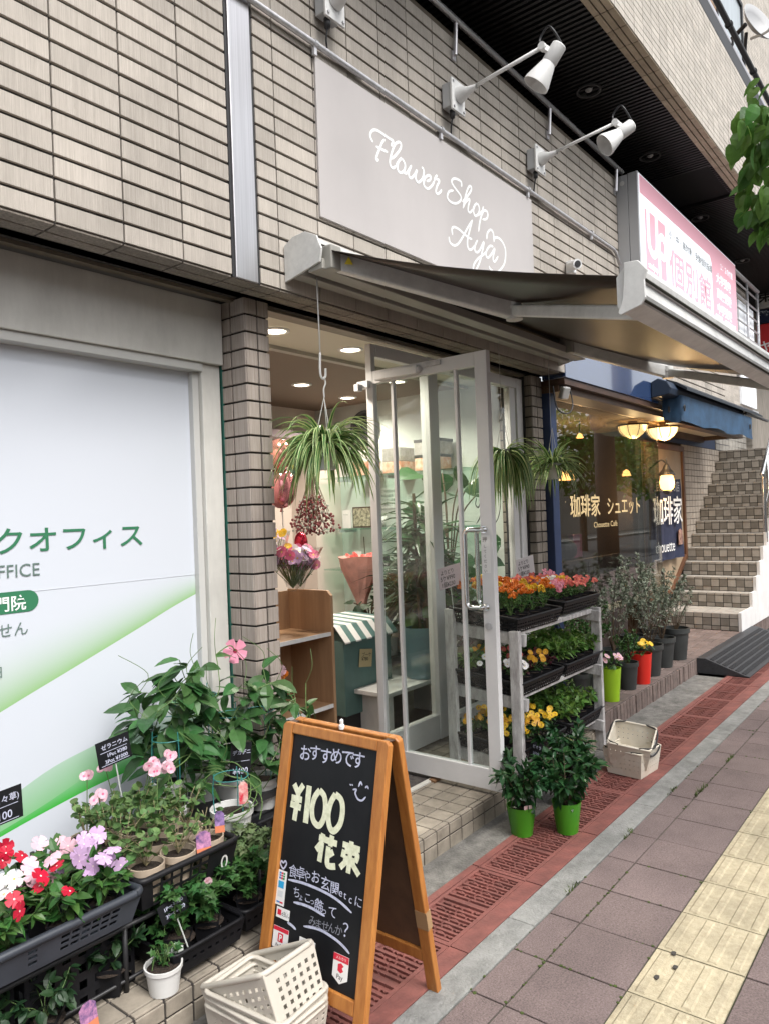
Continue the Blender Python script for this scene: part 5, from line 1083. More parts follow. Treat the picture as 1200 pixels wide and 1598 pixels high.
labs = ['top left black tray of marigolds on the white stand, partly behind the door glass', 'top right black tray of pink and red flowers on the white stand', 'middle left black tray on the white stand', 'middle right black tray of leafy seedlings on the white stand', 'bottom left black tray of yellow violas on the white stand', 'bottom right black tray of leafy seedlings on the white stand']
k = 0
for zz in (.965, .605, .235):
    for cx0 in (3.94, 4.55):
        o = tray0 if k == 0 else dup(tray0)
        dz = (.02 if k == 1 else 0)
        o.location = (cx0+(.0 if k != 1 else .03), 2.225+(.02 if k == 1 else 0), zz+dz); o.rotation_euler = (R(6), 0, R(random.uniform(-1, 1))); o['label'] = labs[k]; o['group'] = 'black trays on the white flower stand'
        TR.append(o); k += 1
wcard = mat('price_card_white', (.62, .60, .60), .6); ink = mat('marker_black', (.015, .015, .015), .7); pcard = mat('price_card_pink', (.62, .50, .53), .6)
def wpr(lab, c, m, rz): card('price_card', lab, c, .20, .125, [('よりどり', .02, .083, .030), ('5ケ¥990', .015, .046, .036), ('1個¥230', .018, .010, .034)], rz=rz, roll=R(-7), bgm=m, ink=ink)
wpr('white handwritten price card standing among the top right flowers', (4.51, 2.38, 1.245), wcard, R(-8))
wpr('pinkish handwritten price card seen through the door glass', (3.62, 2.40, 1.255), pcard, R(-8))
card('price_card', 'small tilted black price card at the bottom front of the white stand', (3.78, 1.965, .27), .10, .09, [('ビオラ', .012, .055, .022), ('¥98', .02, .015, .03)], rz=R(-25), roll=R(25), tilt=R(-15))
# ---------------------------------------------------------------- plants
def leafm(name, c, dark=None, rough=.42, trans=.22, isl=.32, var=0.15): return mat(name, c, rough, var=var, nscale=30, isl=isl, dark=dark, trans=trans, spec=.4, hue=.035)
Lf = {
 'gard': leafm('gardenia_leaf', (.022, .072, .026), rough=.28), 'mand': leafm('mandevilla_leaf', (.043, .128, .038), rough=.36), 'vinca': leafm('periwinkle_leaf', (.040, .13, .028)),
 'ger': leafm('geranium_leaf', (.095, .185, .058), rough=.6), 'ivy': leafm('ivy_leaf', (.035, .115, .030)), 'ivyp': leafm('pale_ivy_leaf', (.14, .21, .09)), 'olive': leafm('olive_leaf', (.165, .20, .145), rough=.5),
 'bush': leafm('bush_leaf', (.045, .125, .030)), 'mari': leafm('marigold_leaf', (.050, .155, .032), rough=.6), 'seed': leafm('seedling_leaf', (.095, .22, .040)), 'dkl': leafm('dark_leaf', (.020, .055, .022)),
 'drac': leafm('dracaena_leaf', (.030, .085, .030), rough=.35), 'mon': leafm('monstera_leaf', (.030, .105, .040), rough=.3), 'tree': leafm('tree_leaf', (.085, .21, .040), trans=.45), 'spidg': leafm('spider_leaf_green', (.050, .155, .035)), 'spidc': leafm('spider_leaf_cream', (.44, .56, .25), isl=.12),
 'wine': leafm('wine_leaf', (.085, .022, .025))}
stem_g = mat('green_stem', (.10, .17, .05), .6); stem_b = mat('brown_stem', (.09, .06, .035), .8); stem_y = mat('tan_stem', (.26, .22, .12), .7)
def fl(name, c, r=.5): return mat('petal_'+name, c, r, isl=.16, trans=.2)
P_ = {'red': fl('crimson', (.55, .006, .035)), 'white': fl('white', (.80, .78, .78)), 'lav': fl('lavender', (.62, .42, .66)), 'pink': fl('pink', (.78, .30, .42)), 'lpink': fl('light_pink', (.80, .50, .58)), 'orange': fl('orange', (.78, .20, .012)), 'yellow': fl('yellow', (.80, .50, .02)), 'salmon': fl('salmon', (.75, .17, .15)), 'dkyellow': fl('amber', (.65, .33, .02)), 'hot': fl('hot_pink', (.74, .16, .30))}
eye_w = mat('flower_eye', (.85, .75, .70), .5); eye_y = mat('flower_eye_yellow', (.7, .5, .05), .5); eye_d = mat('flower_eye_dark', (.30, .01, .05), .5)
rnd = random.uniform
def rvec(zmin=-1, zmax=1):
    z_ = rnd(zmin, zmax); a = rnd(0, 6.2832); r = math.sqrt(max(0, 1-z_*z_)); return Vector((r*math.cos(a), r*math.sin(a), z_))
def leaf(b, p, d, L, Wd, n=None, curl=.25, fold=.18, shape=((0, .0), (.22, .75), (.5, 1.0), (.8, .6), (1, 0))):
    p = Vector(p); d = Vector(d).normalized(); n = Vector(n) if n is not None else Z3
    s = d.cross(n)
    if s.length < 1e-3: s = d.orthogonal()
    s.normalize(); n = s.cross(d); vs = []; fs = []
    for t_, w in shape:
        c = p+d*(L*t_)-n*(curl*L*t_*t_)
        if w == 0: vs.append([c])
        else: vs.append([c-s*(w*Wd/2)+n*(fold*w*Wd/2), c, c+s*(w*Wd/2)+n*(fold*w*Wd/2)])
    flat = [q for r_ in vs for q in r_]; o = 0; idx = []
    for r_ in vs: idx.append(list(range(o, o+len(r_)))); o += len(r_)
    for a, c in zip(idx, idx[1:]):
        if len(a) == 1 and len(c) == 3: fs += [(a[0], c[1], c[0]), (a[0], c[2], c[1])]
        elif len(a) == 3 and len(c) == 3: fs += [(a[0], a[1], c[1], c[0]), (a[1], a[2], c[2], c[1])]
        elif len(a) == 3 and len(c) == 1: fs += [(a[0], a[1], c[0]), (a[1], a[2], c[0])]
    b.add(flat, fs)
ROUND = ((0, 0), (.15, .8), (.5, 1.05), (.85, .7), (1, 0)); SLIM = ((0, 0), (.3, .9), (.65, .8), (1, 0))
def starleaf(b, p, d, L, n=None):   # five lobed ivy leaf
    p = Vector(p); d = Vector(d).normalized(); n = Vector(n) if n is not None else Z3
    s = d.cross(n); s = s.normalized() if s.length > 1e-3 else d.orthogonal().normalized(); n = s.cross(d)
    o = [(.0, .0), (-.42, .02), (-.22, .30), (-.48, .52), (-.16, .60), (0, 1), (.16, .60), (.48, .52), (.22, .30), (.42, .02)]
    c = [p+s*(x*L)+d*(y*L)+n*(-.25*L*y*y+.12*L*abs(x)) for x, y in o]; m_ = p+d*(.4*L)
    b.add(c+[m_], [(i, (i+1) % 10, 10) for i in range(10)])
def flower(b, c, n, r, k=5, mi=0, ei=1, cup=.15, er=.16, wid=.95):
    """flat flower of k petals facing n"""
    c = Vector(c); n = Vector(n).normalized(); x = n.orthogonal().normalized(); y = n.cross(x); a0 = rnd(0, 6.28)
    for i in range(k):
        a = a0+2*math.pi*i/k; d = x*math.cos(a)+y*math.sin(a); s = n.cross(d); w = wid*r*math.tan(math.pi/k)*1.02; b.mi = mi; tw = n*rnd(-.06, .06)*r
        b.add([c, c+d*.5*r-s*w*.62+n*cup*r*.3, c+d*.92*r-s*w*.75+n*cup*r+tw, c+d*1.03*r+n*cup*r*.8, c+d*.92*r+s*w*.75+n*cup*r-tw, c+d*.5*r+s*w*.62+n*cup*r*.3], [(0,1,2,3), (0,3,4,5)])
    b.mi = ei; e = [c+n*.02*r+(x*math.cos(t_)+y*math.sin(t_))*er*r+n*.03*r for t_ in [2*math.pi*q/6 for q in range(6)]]; b.add(e, [(0,1,2,3,4,5)]); b.mi = 0
def pompom(b, c, r, mi=0, n_=26):
    b.mi = mi
    for i in range(n_):
        d = rvec(-.2, 1); s = d.orthogonal().normalized(); u = d.cross(s); q = Vector(c)+d*r*.75; w = r*.34; nn = (d+rvec()*.4).normalized()
        b.add([q-s*w+nn*.1*r, q-u*w*.6+nn*.2*r, q+s*w+nn*.28*r, q+u*w*.6+nn*.2*r, q-d*r*.5], [(0,1,2,3), (4,1,0), (4,2,1), (4,3,2), (4,0,3)])
    b.mi = 0
def pot(t_, r, h, m, z=0.0, rim=True, taper=.72, faces=20, rimh=.16, sq=False, nm='pot', soil_=True):
    b = MB()
    prof = [(0, 0), (r*taper, 0), (r*(taper+(1-taper)*(1-rimh)), h*(1-rimh))]
    prof += [(r*1.05, h*(1-rimh)+.001), (r*1.06, h), (r*.97, h), (r*.93, h*.8)] if rim else [(r, h), (r*.94, h), (r*.90, h*.8)]
    prof += [(0, h*.8)]
    b.lathe((0, 0, z), prof, 4 if sq else faces)
    if sq: a_ = math.pi/4; b.v = [(x*math.cos(a_)-y*math.sin(a_), x*math.sin(a_)+y*math.cos(a_), q) for x, y, q in b.v]
    o = b.build(nm, m, t_, smooth=not sq)
    if not sq: o.data.set_sharp_from_angle(angle=R(40))
    if soil_:
        b = MB(); b.lathe((0, 0, z+h*.84), [(r*.93, 0), (r*.5, .006), (0, .004)], 14); b.build('soil', soil, t_)
    return o
def bushy(b, sb, c, rx, h, n, L, Wd, up=.5, shape=None, curl=.25, stems=7, lo=.05, squash=1.0, dens=None, nrand=.5):
    """leaves along branching stems: c base point, rx spread, h height"""
    c = Vector(c); tips = []
    for k in range(stems):
        a = 2*math.pi*(k+rnd(-.3, .3))/stems; rr_ = rx*rnd(.25, 1.0); e = c+Vector((math.cos(a)*rr_, math.sin(a)*rr_*squash, h*rnd(.6, 1.0)))
        m_ = c+(e-c)*.5+Vector((rnd(-.1, .1)*rx, rnd(-.1, .1)*rx, h*.08)); path = spline([tuple(c), tuple(m_), tuple(e)], 5)
        if sb is not None: sb.tube(path, [max(.0012, .0035*(1-i/len(path))*min(1, h*4)) for i in range(len(path))], 5, caps=False)
        tips.append(path)
    for i in range(n):
        path = random.choice(tips); t_ = lo+(1-lo)*math.sqrt(random.random()); q = Vector(path[min(len(path)-1, int(t_*len(path)))])
        out = Vector((q.x-c.x, q.y-c.y, 0)); out = out.normalized() if out.length > 1e-4 else Vector((1, 0, 0))
        d = (out*rnd(.2, 1)+rvec()*.8+Z3*rnd(up-.5, up+.4)).normalized()
        sc_ = rnd(.65, 1.1)*(1.0 if t_ < .85 else .8)
        leaf(b, q, d, L*sc_, Wd*sc_, (Z3+rvec()*nrand), curl*rnd(.4, 1.6), shape=shape or ((0, .0), (.22, .75), (.5, 1.0), (.8, .6), (1, 0)))
    return tips
# ---- spider plants
def spider(label, loc, rad, n, seed, droop=1.0, potr=.055, poth=.13, long_=1.0):
    random.seed(seed)
    t_ = thing('spider_plant', label, 'plant', (0,0,0), 'hanging spider plants under the awning')
    b = MB()
    for i in range(n):
        a = rnd(0, 6.28); el = rnd(.1, 1.35); L = rad*rnd(.75, 1.5)*long_; d = Vector((math.cos(a), math.sin(a), 0)); p = Vector((math.cos(a)*.02, math.sin(a)*.02, poth*.85)); w = rnd(.0075, .0125); ks = 9
        v = (d*math.cos(el)+Z3*math.sin(el)); step = L*1.35/ks; pts = [p]; g = rnd(.22, .42)*droop
        for k in range(ks): v = (v+Vector((0, 0, -g))).normalized(); p = p+v*step; pts.append(p)
        s = d.cross(Z3).normalized(); s = (s+rvec()*.35).normalized(); vs = []; cream_edge = random.random() < .75
        for k, q in enumerate(pts):
            f = w*(.6+.4*min(1, k/2))*(1-(k/ks)**2.2)+.0003
            vs += [q-s*f, q-s*f*.5-Z3*f*.4, q+s*f*.5-Z3*f*.4, q+s*f]
        for k in range(ks):
            for j in range(3): b.mi = (1 if (j != 1) == cream_edge else 0); q = len(b.v); b.add([vs[4*k+j], vs[4*k+j+1], vs[4*k+5+j], vs[4*k+4+j]], [(0,1,2,3)])
    b.mi = 0; b.build('foliage', [Lf['spidg'], Lf['spidc']], t_)
    pot(t_, potr, poth, white, taper=.85, rim=True)
    t_.location = loc
    return t_
spider('spider plant in a white pot hanging by a long cord in the open doorway', (2.60, 2.40, 1.85), .20, 240, 3, .95)
spider('spider plant with long trailing leaves in a white pot right of the glass door', (4.34, 2.42, 1.90), .15, 140, 4, 1.9, .052, .13, 1.6)
spider('short upright spider plant in a white pot hanging by the blue post', (5.03, 2.40, 1.845), .165, 190, 5, .75, .068, .115)
cordm = mat('white_cord', (.72, .72, .70), .6)
def hanger(lab, x, y, ztop, zhook, zpot, hook=True, clear=False):
    t_ = thing('hanging_cord', lab, 'cord', (x, y, ztop)); m = mat('clear_line', (.45, .46, .45), .4) if clear else cordm; r = .0016 if clear else .0035
    b = MB(); b.tube([(x-.012, y, ztop), (x-.008, y, zhook+.12)], r, 6)
    if hook: b.tube(spline([(x-.008, y, zhook+.12), (x-.012, y, zhook+.03), (x, y, zhook), (x+.022, y, zhook+.01), (x+.026, y, zhook+.05)], 6), .0055, 8); b.tube(spline([(x+.012, y, zhook+.01), (x+.022, y, zhook-.02), (x+.008, y, zhook-.05), (x+.010, y, zhook-.09)], 5), .004, 7)
    b.build('cord', m, t_, smooth=True)
    b = MB(); e = Vector((x+.008, y, zhook-.09 if hook else zhook+.12))
    for k in range(3): a = 2.1*k+.4; b.tube([e, (x+.05*math.cos(a), y+.05*math.sin(a), zpot)], .0018, 5)
    b.build('pot_strings', m, t_)
hanger('white hanging cord with a plastic hook in the doorway', 2.595, 2.40, 2.76, 2.285, 1.97)
hanger('thin clear line holding the trailing spider plant by the window', 4.34, 2.42, 2.76, 2.15, 2.02, False, True)
hanger('thin clear line holding the short spider plant by the blue post', 5.03, 2.40, 2.76, 2.10, 1.95, False, True)
# ---- gardenias in green pots
gp = mat('green_plastic_pot', (.05, .22, .012), .38, var=.08); 
def gardenia(label, loc, r, h, sp, ht, n, seed, potm=gp, lm='gard', tagc=None, L=.075, rz=0):
    random.seed(seed); t_ = thing('potted_shrub', label, 'plant', (0,0,0)); pot(t_, r, h, potm, taper=.72, rim=False, faces=12)
    b, sb = MB(), MB(); bushy(b, sb, (0, 0, h*.8), sp, ht, n, L, L*.42, up=.25, stems=12, curl=.3, lo=.15); b.build('foliage', Lf[lm], t_); sb.build('stems', stem_b, t_)
    if tagc: b = MB(); b.box((-.022+tagc[0], tagc[1]-.001, h*.8), (.022+tagc[0], tagc[1]+.001, h*1.12)); b.build('plant_tag', mat('tag_pink_white', (.72, .35, .36), .4, nscale=30, dark=(.72, .70, .66)), t_)
    t_.location = loc; t_.rotation_euler = (0, 0, rz); return t_
gardenia('dark glossy shrub in a bright green pot with a pink tag, nearest the door leaf', (3.325, 1.830, .0), .074, .145, .165, .24, 330, 11, tagc=(.0, -.064), rz=R(-30))
gardenia('wide dark glossy shrub in a bright green pot on the red drain covers', (3.475, 1.655, .0), .074, .155, .215, .26, 480, 12)
gardenia('dark glossy shrub standing behind the wide green potted one', (3.80, 1.80, .0), .095, .18, .20, .30, 380, 13, potm=black)
# ---- left tray: periwinkles
def periwinkle(color, seed, nfl=4):
    random.seed(seed); t_ = thing('periwinkle', 'x', 'flower', (0,0,0)); pot(t_, .056, .075, black, sq=True, taper=.8, rim=False)
    b, sb = MB(), MB(); bushy(b, sb, (0, 0, .06), .080, .13, 90, .060, .028, up=.35, stems=8, curl=.35); b.build('foliage', Lf['vinca'], t_); sb.build('stems', stem_g, t_)
    b = MB()
    for i in range(nfl):
        a = rnd(0, 6.28); rr_ = rnd(.015, .075); c = Vector((math.cos(a)*rr_-.01, math.sin(a)*rr_-.012, .205+rnd(-.05, .025))); nn = Vector((-.45, -.55, .75))+rvec()*.75
        flower(b, c, nn, rnd(.0225, .029), 5, 0, 1, rnd(-.25, .15), .12, .80)
    b.build('blossoms', [P_[color], eye_w if color != 'white' else eye_y], t_); return t_
pv = [('red', 'crimson', 5), ('white', 'white', 6), ('lav', 'pale lavender', 6), ('lpink', 'light pink', 5)]
pos = [('red', .955, 2.165, 'crimson periwinkle in the front left of the slate tray'), ('red', 1.12, 2.16, 'crimson periwinkle in the front middle of the slate tray'), ('lav', 1.25, 2.17, 'pale lavender periwinkle at the front right corner of the slate tray'),
       ('white', .985, 2.29, 'white periwinkle in the left middle of the slate tray'), ('lpink', 1.12, 2.29, 'light pink and white periwinkle in the centre of the slate tray'), ('lav', 1.27, 2.29, 'pale lavender periwinkle at the right side of the slate tray'),
       ('lpink', .93, 2.40, 'light pink periwinkle at the left back of the slate tray'), ('red', 1.10, 2.42, 'crimson periwinkle standing at the back of the slate tray'), ('lpink', 1.25, 2.41, 'light pink periwinkle in the back right of the slate tray'), ('lav', .85, 2.17, 'pale lavender periwinkle at the left picture edge')]
for i, (c_, x, y, lab) in enumerate(pos):
    t_ = periwinkle(c_, 100+i, 4 if c_ == 'red' else 8); t_.location = (x, y, .382); t_['label'] = lab; t_['group'] = 'periwinkles in the slate tray'; t_.rotation_euler = (0, 0, rnd(-.15, .15))
# ---- crate: geraniums in beige pots
bp = mat('beige_pot', (.46, .37, .28), .6, var=.08)
def geranium(seed, n, h, potm=bp, fl_=0):
    random.seed(seed); t_ = thing('geranium', 'x', 'plant', (0,0,0)); pot(t_, .058, .115, potm, taper=.72, rim=True, rimh=.2)
    b, sb = MB(), MB(); bushy(b, sb, (0, 0, .105), .090, h, int(n*.8), .031, .035, up=.3, stems=10, curl=.2, lo=.2, shape=ROUND); b.build('foliage', Lf['ger'], t_); sb.build('stems', stem_y, t_)
    if fl_:
        b = MB(); s2 = MB()
        for i in range(fl_):
            a = rnd(0, 6.28); e = Vector((rnd(-.06, .06), rnd(-.06, .06), .14+h+rnd(.0, .05))); s2.tube(spline([(0, 0, .12), (e.x*.5, e.y*.5, .12+h*.6), tuple(e)], 5), .0018, 5)
            for k in range(5): flower(b, e+rvec(-.3, 1)*.018, Vector((-.6, -.7, .3))+rvec()*.6, .016, 5, 0, 1, .1, .3)
        b.build('blossoms', [P_['lpink'], P_['hot']], t_); s2.build('flower_stalks', stem_g, t_)
    return t_
gpos = [(1.43, 2.20, 70, .12, 0), (1.55, 2.19, 40, .13, 0), (1.68, 2.20, 16, .10, 0), (1.43, 2.33, 90, .15, 0), (1.56, 2.33, 90, .15, 1), (1.69, 2.33, 60, .16, 1), (1.44, 2.46, 90, .16, 1), (1.57, 2.47, 95, .17, 2), (1.69, 2.47, 80, .15, 1), (1.43, 2.57, 80, .14, 1), (1.57, 2.57, 90, .15, 1)]
glab = ['leafy geranium in a beige pot at the front left of the mesh crate', 'sparse geranium in a beige pot behind the big purple label', 'nearly bare stemmed geranium in a beige pot at the front right of the crate', 'leafy geranium in the second row left of the crate', 'geranium in the middle of the mesh crate', 'geranium with one pink flower head at the right of the crate', 'geranium with a pink head in the third row left', 'tall geranium with two pink heads near the crate centre back', 'geranium at the right back of the mesh crate', 'geranium at the back left corner of the mesh crate', 'geranium at the very back beside the white panel']
for i, (x, y, n, h, f_) in enumerate(gpos):
    t_ = geranium(200+i, n, h, fl_=f_); t_.location = (x, y, .378); t_['label'] = glab[i]; t_['group'] = 'geraniums in the mesh crate'
# ---- mandevillas on the rear shelf
wp = mat('white_plastic_pot', (.66, .66, .64), .45, var=.06)
wire = mat('teal_wire', (.03, .20, .19), .5)
def mandevilla(label, loc, seed, n, h=.52, r=.078, ph=.135, L=.125, bloom=None):
    random.seed(seed); t_ = thing('mandevilla', label, 'plant', (0,0,0), 'mandevilla vines in white pots'); pot(t_, r, ph, wp, taper=.74, rim=True)
    b, sb, wb = MB(), MB(), MB(); paths = []
    for k in range(3): a = 2.1*k+.5; x, y = math.cos(a)*r*.8, math.sin(a)*r*.8; wb.tube(spline([(x, y, ph*.8), (x*1.1, y*1.1, ph+h*.35), (x*1.0, y*1.0, ph+h*.7)], 5), .0022, 5)
    wb.tube([(math.cos(2*math.pi*i/14)*r*.85, math.sin(2*math.pi*i/14)*r*.85, ph+h*.62) for i in range(15)], .002, 5); wb.build('wire_support', wire, t_)
    for k in range(5):
        pts = []; a = rnd(0, 6.28)
        for i in range(9): a += rnd(.4, .9); rr_ = r*rnd(.7, 1.7); pts.append((math.cos(a)*rr_, math.sin(a)*rr_, ph*.8+h*i/8*rnd(.9, 1.05)))
        p = spline(pts, 4); paths.append(p); sb.tube(p, .0022, 5, caps=False)
    for i in range(n):
        p = random.choice(paths); q = Vector(p[min(len(p)-1, int(len(p)*(.12+.88*random.random()**.75)))]); out = Vector((q.x, q.y, 0)).normalized() if abs(q.x)+abs(q.y) > 1e-4 else X3
        d = (out*rnd(.5, 1.1)+rvec()*.5+Z3*rnd(-.35, .35)).normalized(); s_ = rnd(.55, 1.05)
        leaf(b, q, d, L*s_, L*.52*s_, Z3*1.0+out*.6+rvec()*.35, .35, .22, shape=((0, .0), (.12, .55), (.35, 1.0), (.6, .95), (.85, .5), (1, 0)))
    for k in range(2):   # loose tendrils
        q = Vector(paths[k][-1]); sb.tube(spline([tuple(q), tuple(q+Vector((rnd(-.05, .03), rnd(-.05, .05), .08))), tuple(q+Vector((rnd(-.09, .03), rnd(-.05, .05), .16)))], 5), .0014, 5)
    b.build('foliage', Lf['mand'], t_); sb.build('vine_stems', stem_g, t_)
    if bloom:
        c = Vector(bloom); sb = MB(); sb.tube(spline([tuple(paths[0][-1]), tuple(c*.7+Vector(paths[0][-1])*.3+Vector((0, 0, .03))), tuple(c)], 5), .0025, 6); sb.build('flower_stalk', stem_g, t_)
        b = MB(); flower(b, c, (-.75, -.6, .15), .056, 5, 0, 1, .12, .20, .72); b.lathe(c+Vector((.028, .02, -.008)), [(.004, .0), (.010, .018), (.014, .034)], 10, (-.75, -.6, .15)); b.build('blossom', [P_['pink'], eye_d], t_)
    t_.location = loc; return t_
mandevilla('mandevilla nearest the white panel, leaves spreading to its left', (1.86, 2.66, .425), 301, 70, .44, L=.135)
mandevilla('tall mandevilla with the large pink blossom beside the green post', (2.03, 2.66, .425), 302, 85, .50, L=.135, bloom=(.215, .02, .60))
mandevilla('mandevilla in a white pot by the brick pillar', (2.26, 2.55, .335), 303, 66, .48, L=.125)
mandevilla('small mandevilla in the small white pot behind the chalkboard top corner', (2.36, 2.42, .32), 304, 40, .44, .06, .11, .12)
mandevilla('mandevilla in a white pot standing in the shadow behind the crate', (1.80, 2.58, .36), 305, 60, .42, L=.125)
mandevilla('low mandevilla with bare stems in the big white pot with the red label', (1.93, 2.36, .33), 306, 14, .20, .082, .15, .07)
mandevilla('dark leaved mandevilla between the white pots and the green post', (2.12, 2.58, .37), 307, 64, .44, L=.13)
# ---- lower shelf: ivies and small pots
def ivy(lm, seed, n=70, sp=.10, h=.10, potm=black, L=.042):
    random.seed(seed); t_ = thing('ivy_plant', 'x', 'plant', (0,0,0)); pot(t_, .058, .085, potm, sq=potm is black, taper=.8, rim=potm is not black); b, sb = MB(), MB()
    paths = []
    for k in range(9):
        a = 2*math.pi*k/9+rnd(-.3, .3); r = sp*rnd(.4, 1.1); p = spline([(0, 0, .07), (math.cos(a)*r*.6, math.sin(a)*r*.6, .085+h*rnd(.6, 1.1)), (math.cos(a)*r, math.sin(a)*r, .08+h*rnd(.1, .9))], 6); sb.tube(p, .0013, 4, caps=False); paths.append(p)
    for i in range(n): q = Vector(random.choice(random.choice(paths)[2:])); starleaf(b, q, rvec(-.3, .7)+Vector((q.x, q.y, 0))*6, L*rnd(.6, 1.15), Z3+rvec()*.6)
    b.build('foliage', Lf[lm], t_); sb.build('stems', stem_g, t_); return t_
ipos = [('ivy', 1.50, 2.13, .165, 'green ivy in the middle of the lower wire shelf'), ('ivy', 1.62, 2.13, .165, 'bushy green ivy right of the middle on the lower shelf'), ('ivyp', 1.64, 2.26, .19, 'pale variegated ivy at the back of the lower shelf'), ('ivyp', 1.83, 2.28, .20, 'tall pale variegated ivy at the right back of the lower shelf'), ('ivy', 1.81, 2.14, .165, 'green ivy in a black pot nearest the chalkboard'), ('ivy', 1.52, 2.25, .165, 'dark green ivy in the shade under the mesh crate'), ('ivyp', 1.95, 2.24, .17, 'pale ivy at the far right of the low trays')]
for i, (lm, x, y, z_, lab) in enumerate(ipos):
    t_ = ivy(lm, 400+i, 230, .125, .15); t_.location = (x, y, z_); t_['label'] = lab; t_['group'] = 'ivies in the low black trays'
t_ = ivy('ivy', 420, 34, .055, .07, wp, .028); t_.location = (1.405, 2.085, .125); t_['label'] = 'tiny ivy in a small white pot at the front of the lower shelf'
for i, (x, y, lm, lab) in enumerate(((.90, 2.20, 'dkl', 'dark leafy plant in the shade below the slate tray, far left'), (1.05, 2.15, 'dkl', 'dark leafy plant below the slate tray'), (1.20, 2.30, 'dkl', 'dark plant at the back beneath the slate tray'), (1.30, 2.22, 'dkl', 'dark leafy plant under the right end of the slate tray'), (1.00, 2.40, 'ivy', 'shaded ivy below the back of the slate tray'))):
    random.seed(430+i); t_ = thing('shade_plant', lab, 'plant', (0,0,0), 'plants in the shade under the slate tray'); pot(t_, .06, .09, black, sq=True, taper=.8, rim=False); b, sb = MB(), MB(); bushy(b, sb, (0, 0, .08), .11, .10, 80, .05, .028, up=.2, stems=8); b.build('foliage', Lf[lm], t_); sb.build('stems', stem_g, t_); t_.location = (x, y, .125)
# ---- plants in the six trays of the stand
def bed(kind, color, seed):
    random.seed(seed); t_ = thing('bedding_plant', 'x', 'flower', (0,0,0)); pot(t_, .052, .075, black, sq=True, taper=.8, rim=False); b, sb = MB(), MB()
    if kind == 'mari': bushy(b, sb, (0, 0, .06), .075, .13, 170, .026, .006, up=.35, stems=10, shape=SLIM, nrand=1); lm = 'mari'
    elif kind == 'seed': bushy(b, sb, (0, 0, .06), .095, .13, 75, .055, .026, up=.25, stems=9, curl=.4); lm = 'seed'
    elif kind == 'wine': bushy(b, sb, (0, 0, .06), .08, .09, 60, .032, .022, up=.2, stems=8, shape=ROUND); lm = 'wine'
    else: bushy(b, sb, (0, 0, .06), .08, .09, 75, .030, .016, up=.25, stems=9); lm = 'bush'
    b.build('foliage', Lf[lm], t_); sb.build('stems', stem_g, t_)
    if color:
        b = MB()
        for i in range(7 if kind == 'mari' else 9):
            c = Vector((rnd(-.07, .07), rnd(-.07, .05), (.20 if kind == 'mari' else .15)+rnd(-.02, .03)))
            if kind == 'mari': pompom(b, c, rnd(.020, .028))
            elif kind == 'cluster':
                for k in range(5): flower(b, c+rvec()*.014, Vector((-.5, -.6, .6))+rvec()*.6, .011, 5, 0, 1, .1, .2)
            else: flower(b, c, Vector((-.6, -.7, .5))+rvec()*.5, .017, 5, 0, 1, .05, .2)
        b.build('blossoms', [P_[color], eye_y if color != 'yellow' else eye_d], t_)
    return t_
spec = [  # tray index, kind, colours
 (0, 'mari', ['orange', 'orange', 'yellow', 'orange', 'yellow', 'orange', 'orange', 'yellow']), (1, 'cluster', ['pink', 'salmon', 'salmon', 'salmon', 'orange', 'white', 'yellow', 'salmon']),
 (2, 'viola', ['white', None, 'dkyellow', None, 'white', None, 'salmon', None]), (3, 'seed', [None]*8), (4, 'viola', ['yellow', 'dkyellow', 'yellow', 'yellow', 'dkyellow', 'yellow', 'yellow', 'yellow']), (5, 'seed', [None]*8)]
cname = {'orange': 'orange marigold', 'yellow': 'yellow marigold'}
tn = ['top left', 'top right', 'middle left', 'middle right', 'bottom left', 'bottom right']; cn = {'orange': 'orange', 'yellow': 'yellow', 'lpink': 'light pink', 'salmon': 'salmon red', 'white': 'white', 'pink': 'pink', 'dkyellow': 'amber', None: 'leafy'}
kn = {'mari': 'marigold', 'cluster': 'small flowered plant', 'viola': 'viola', 'seed': 'seedling'}
for ti, kind, cols in spec:
    o = TR[ti]; rotx = Euler((R(6), 0, o.rotation_euler.z)).to_matrix()
    for i, c_ in enumerate(cols+cols[1:4]+cols[:1]):
        gx_, gy_ = -.195+.13*(i % 4), -.145+.14*(i//4)
        kk = kind if not (kind == 'viola' and c_ is None) else ('wine' if i % 2 else 'seed')
        t_ = bed(kk, c_, 500+ti*20+i); p = Vector(o.location)+rotx@Vector((gx_, gy_, .010)); t_.location = p; t_.rotation_euler = (0, 0, rnd(-.4, .4))
        t_['label'] = '%s %s potted in the %s black tray of the white stand' % (cn[c_], kn[kind], tn[ti]); t_['group'] = '%s plants in the %s tray' % (cn[c_]+' '+kn[kind], tn[ti])
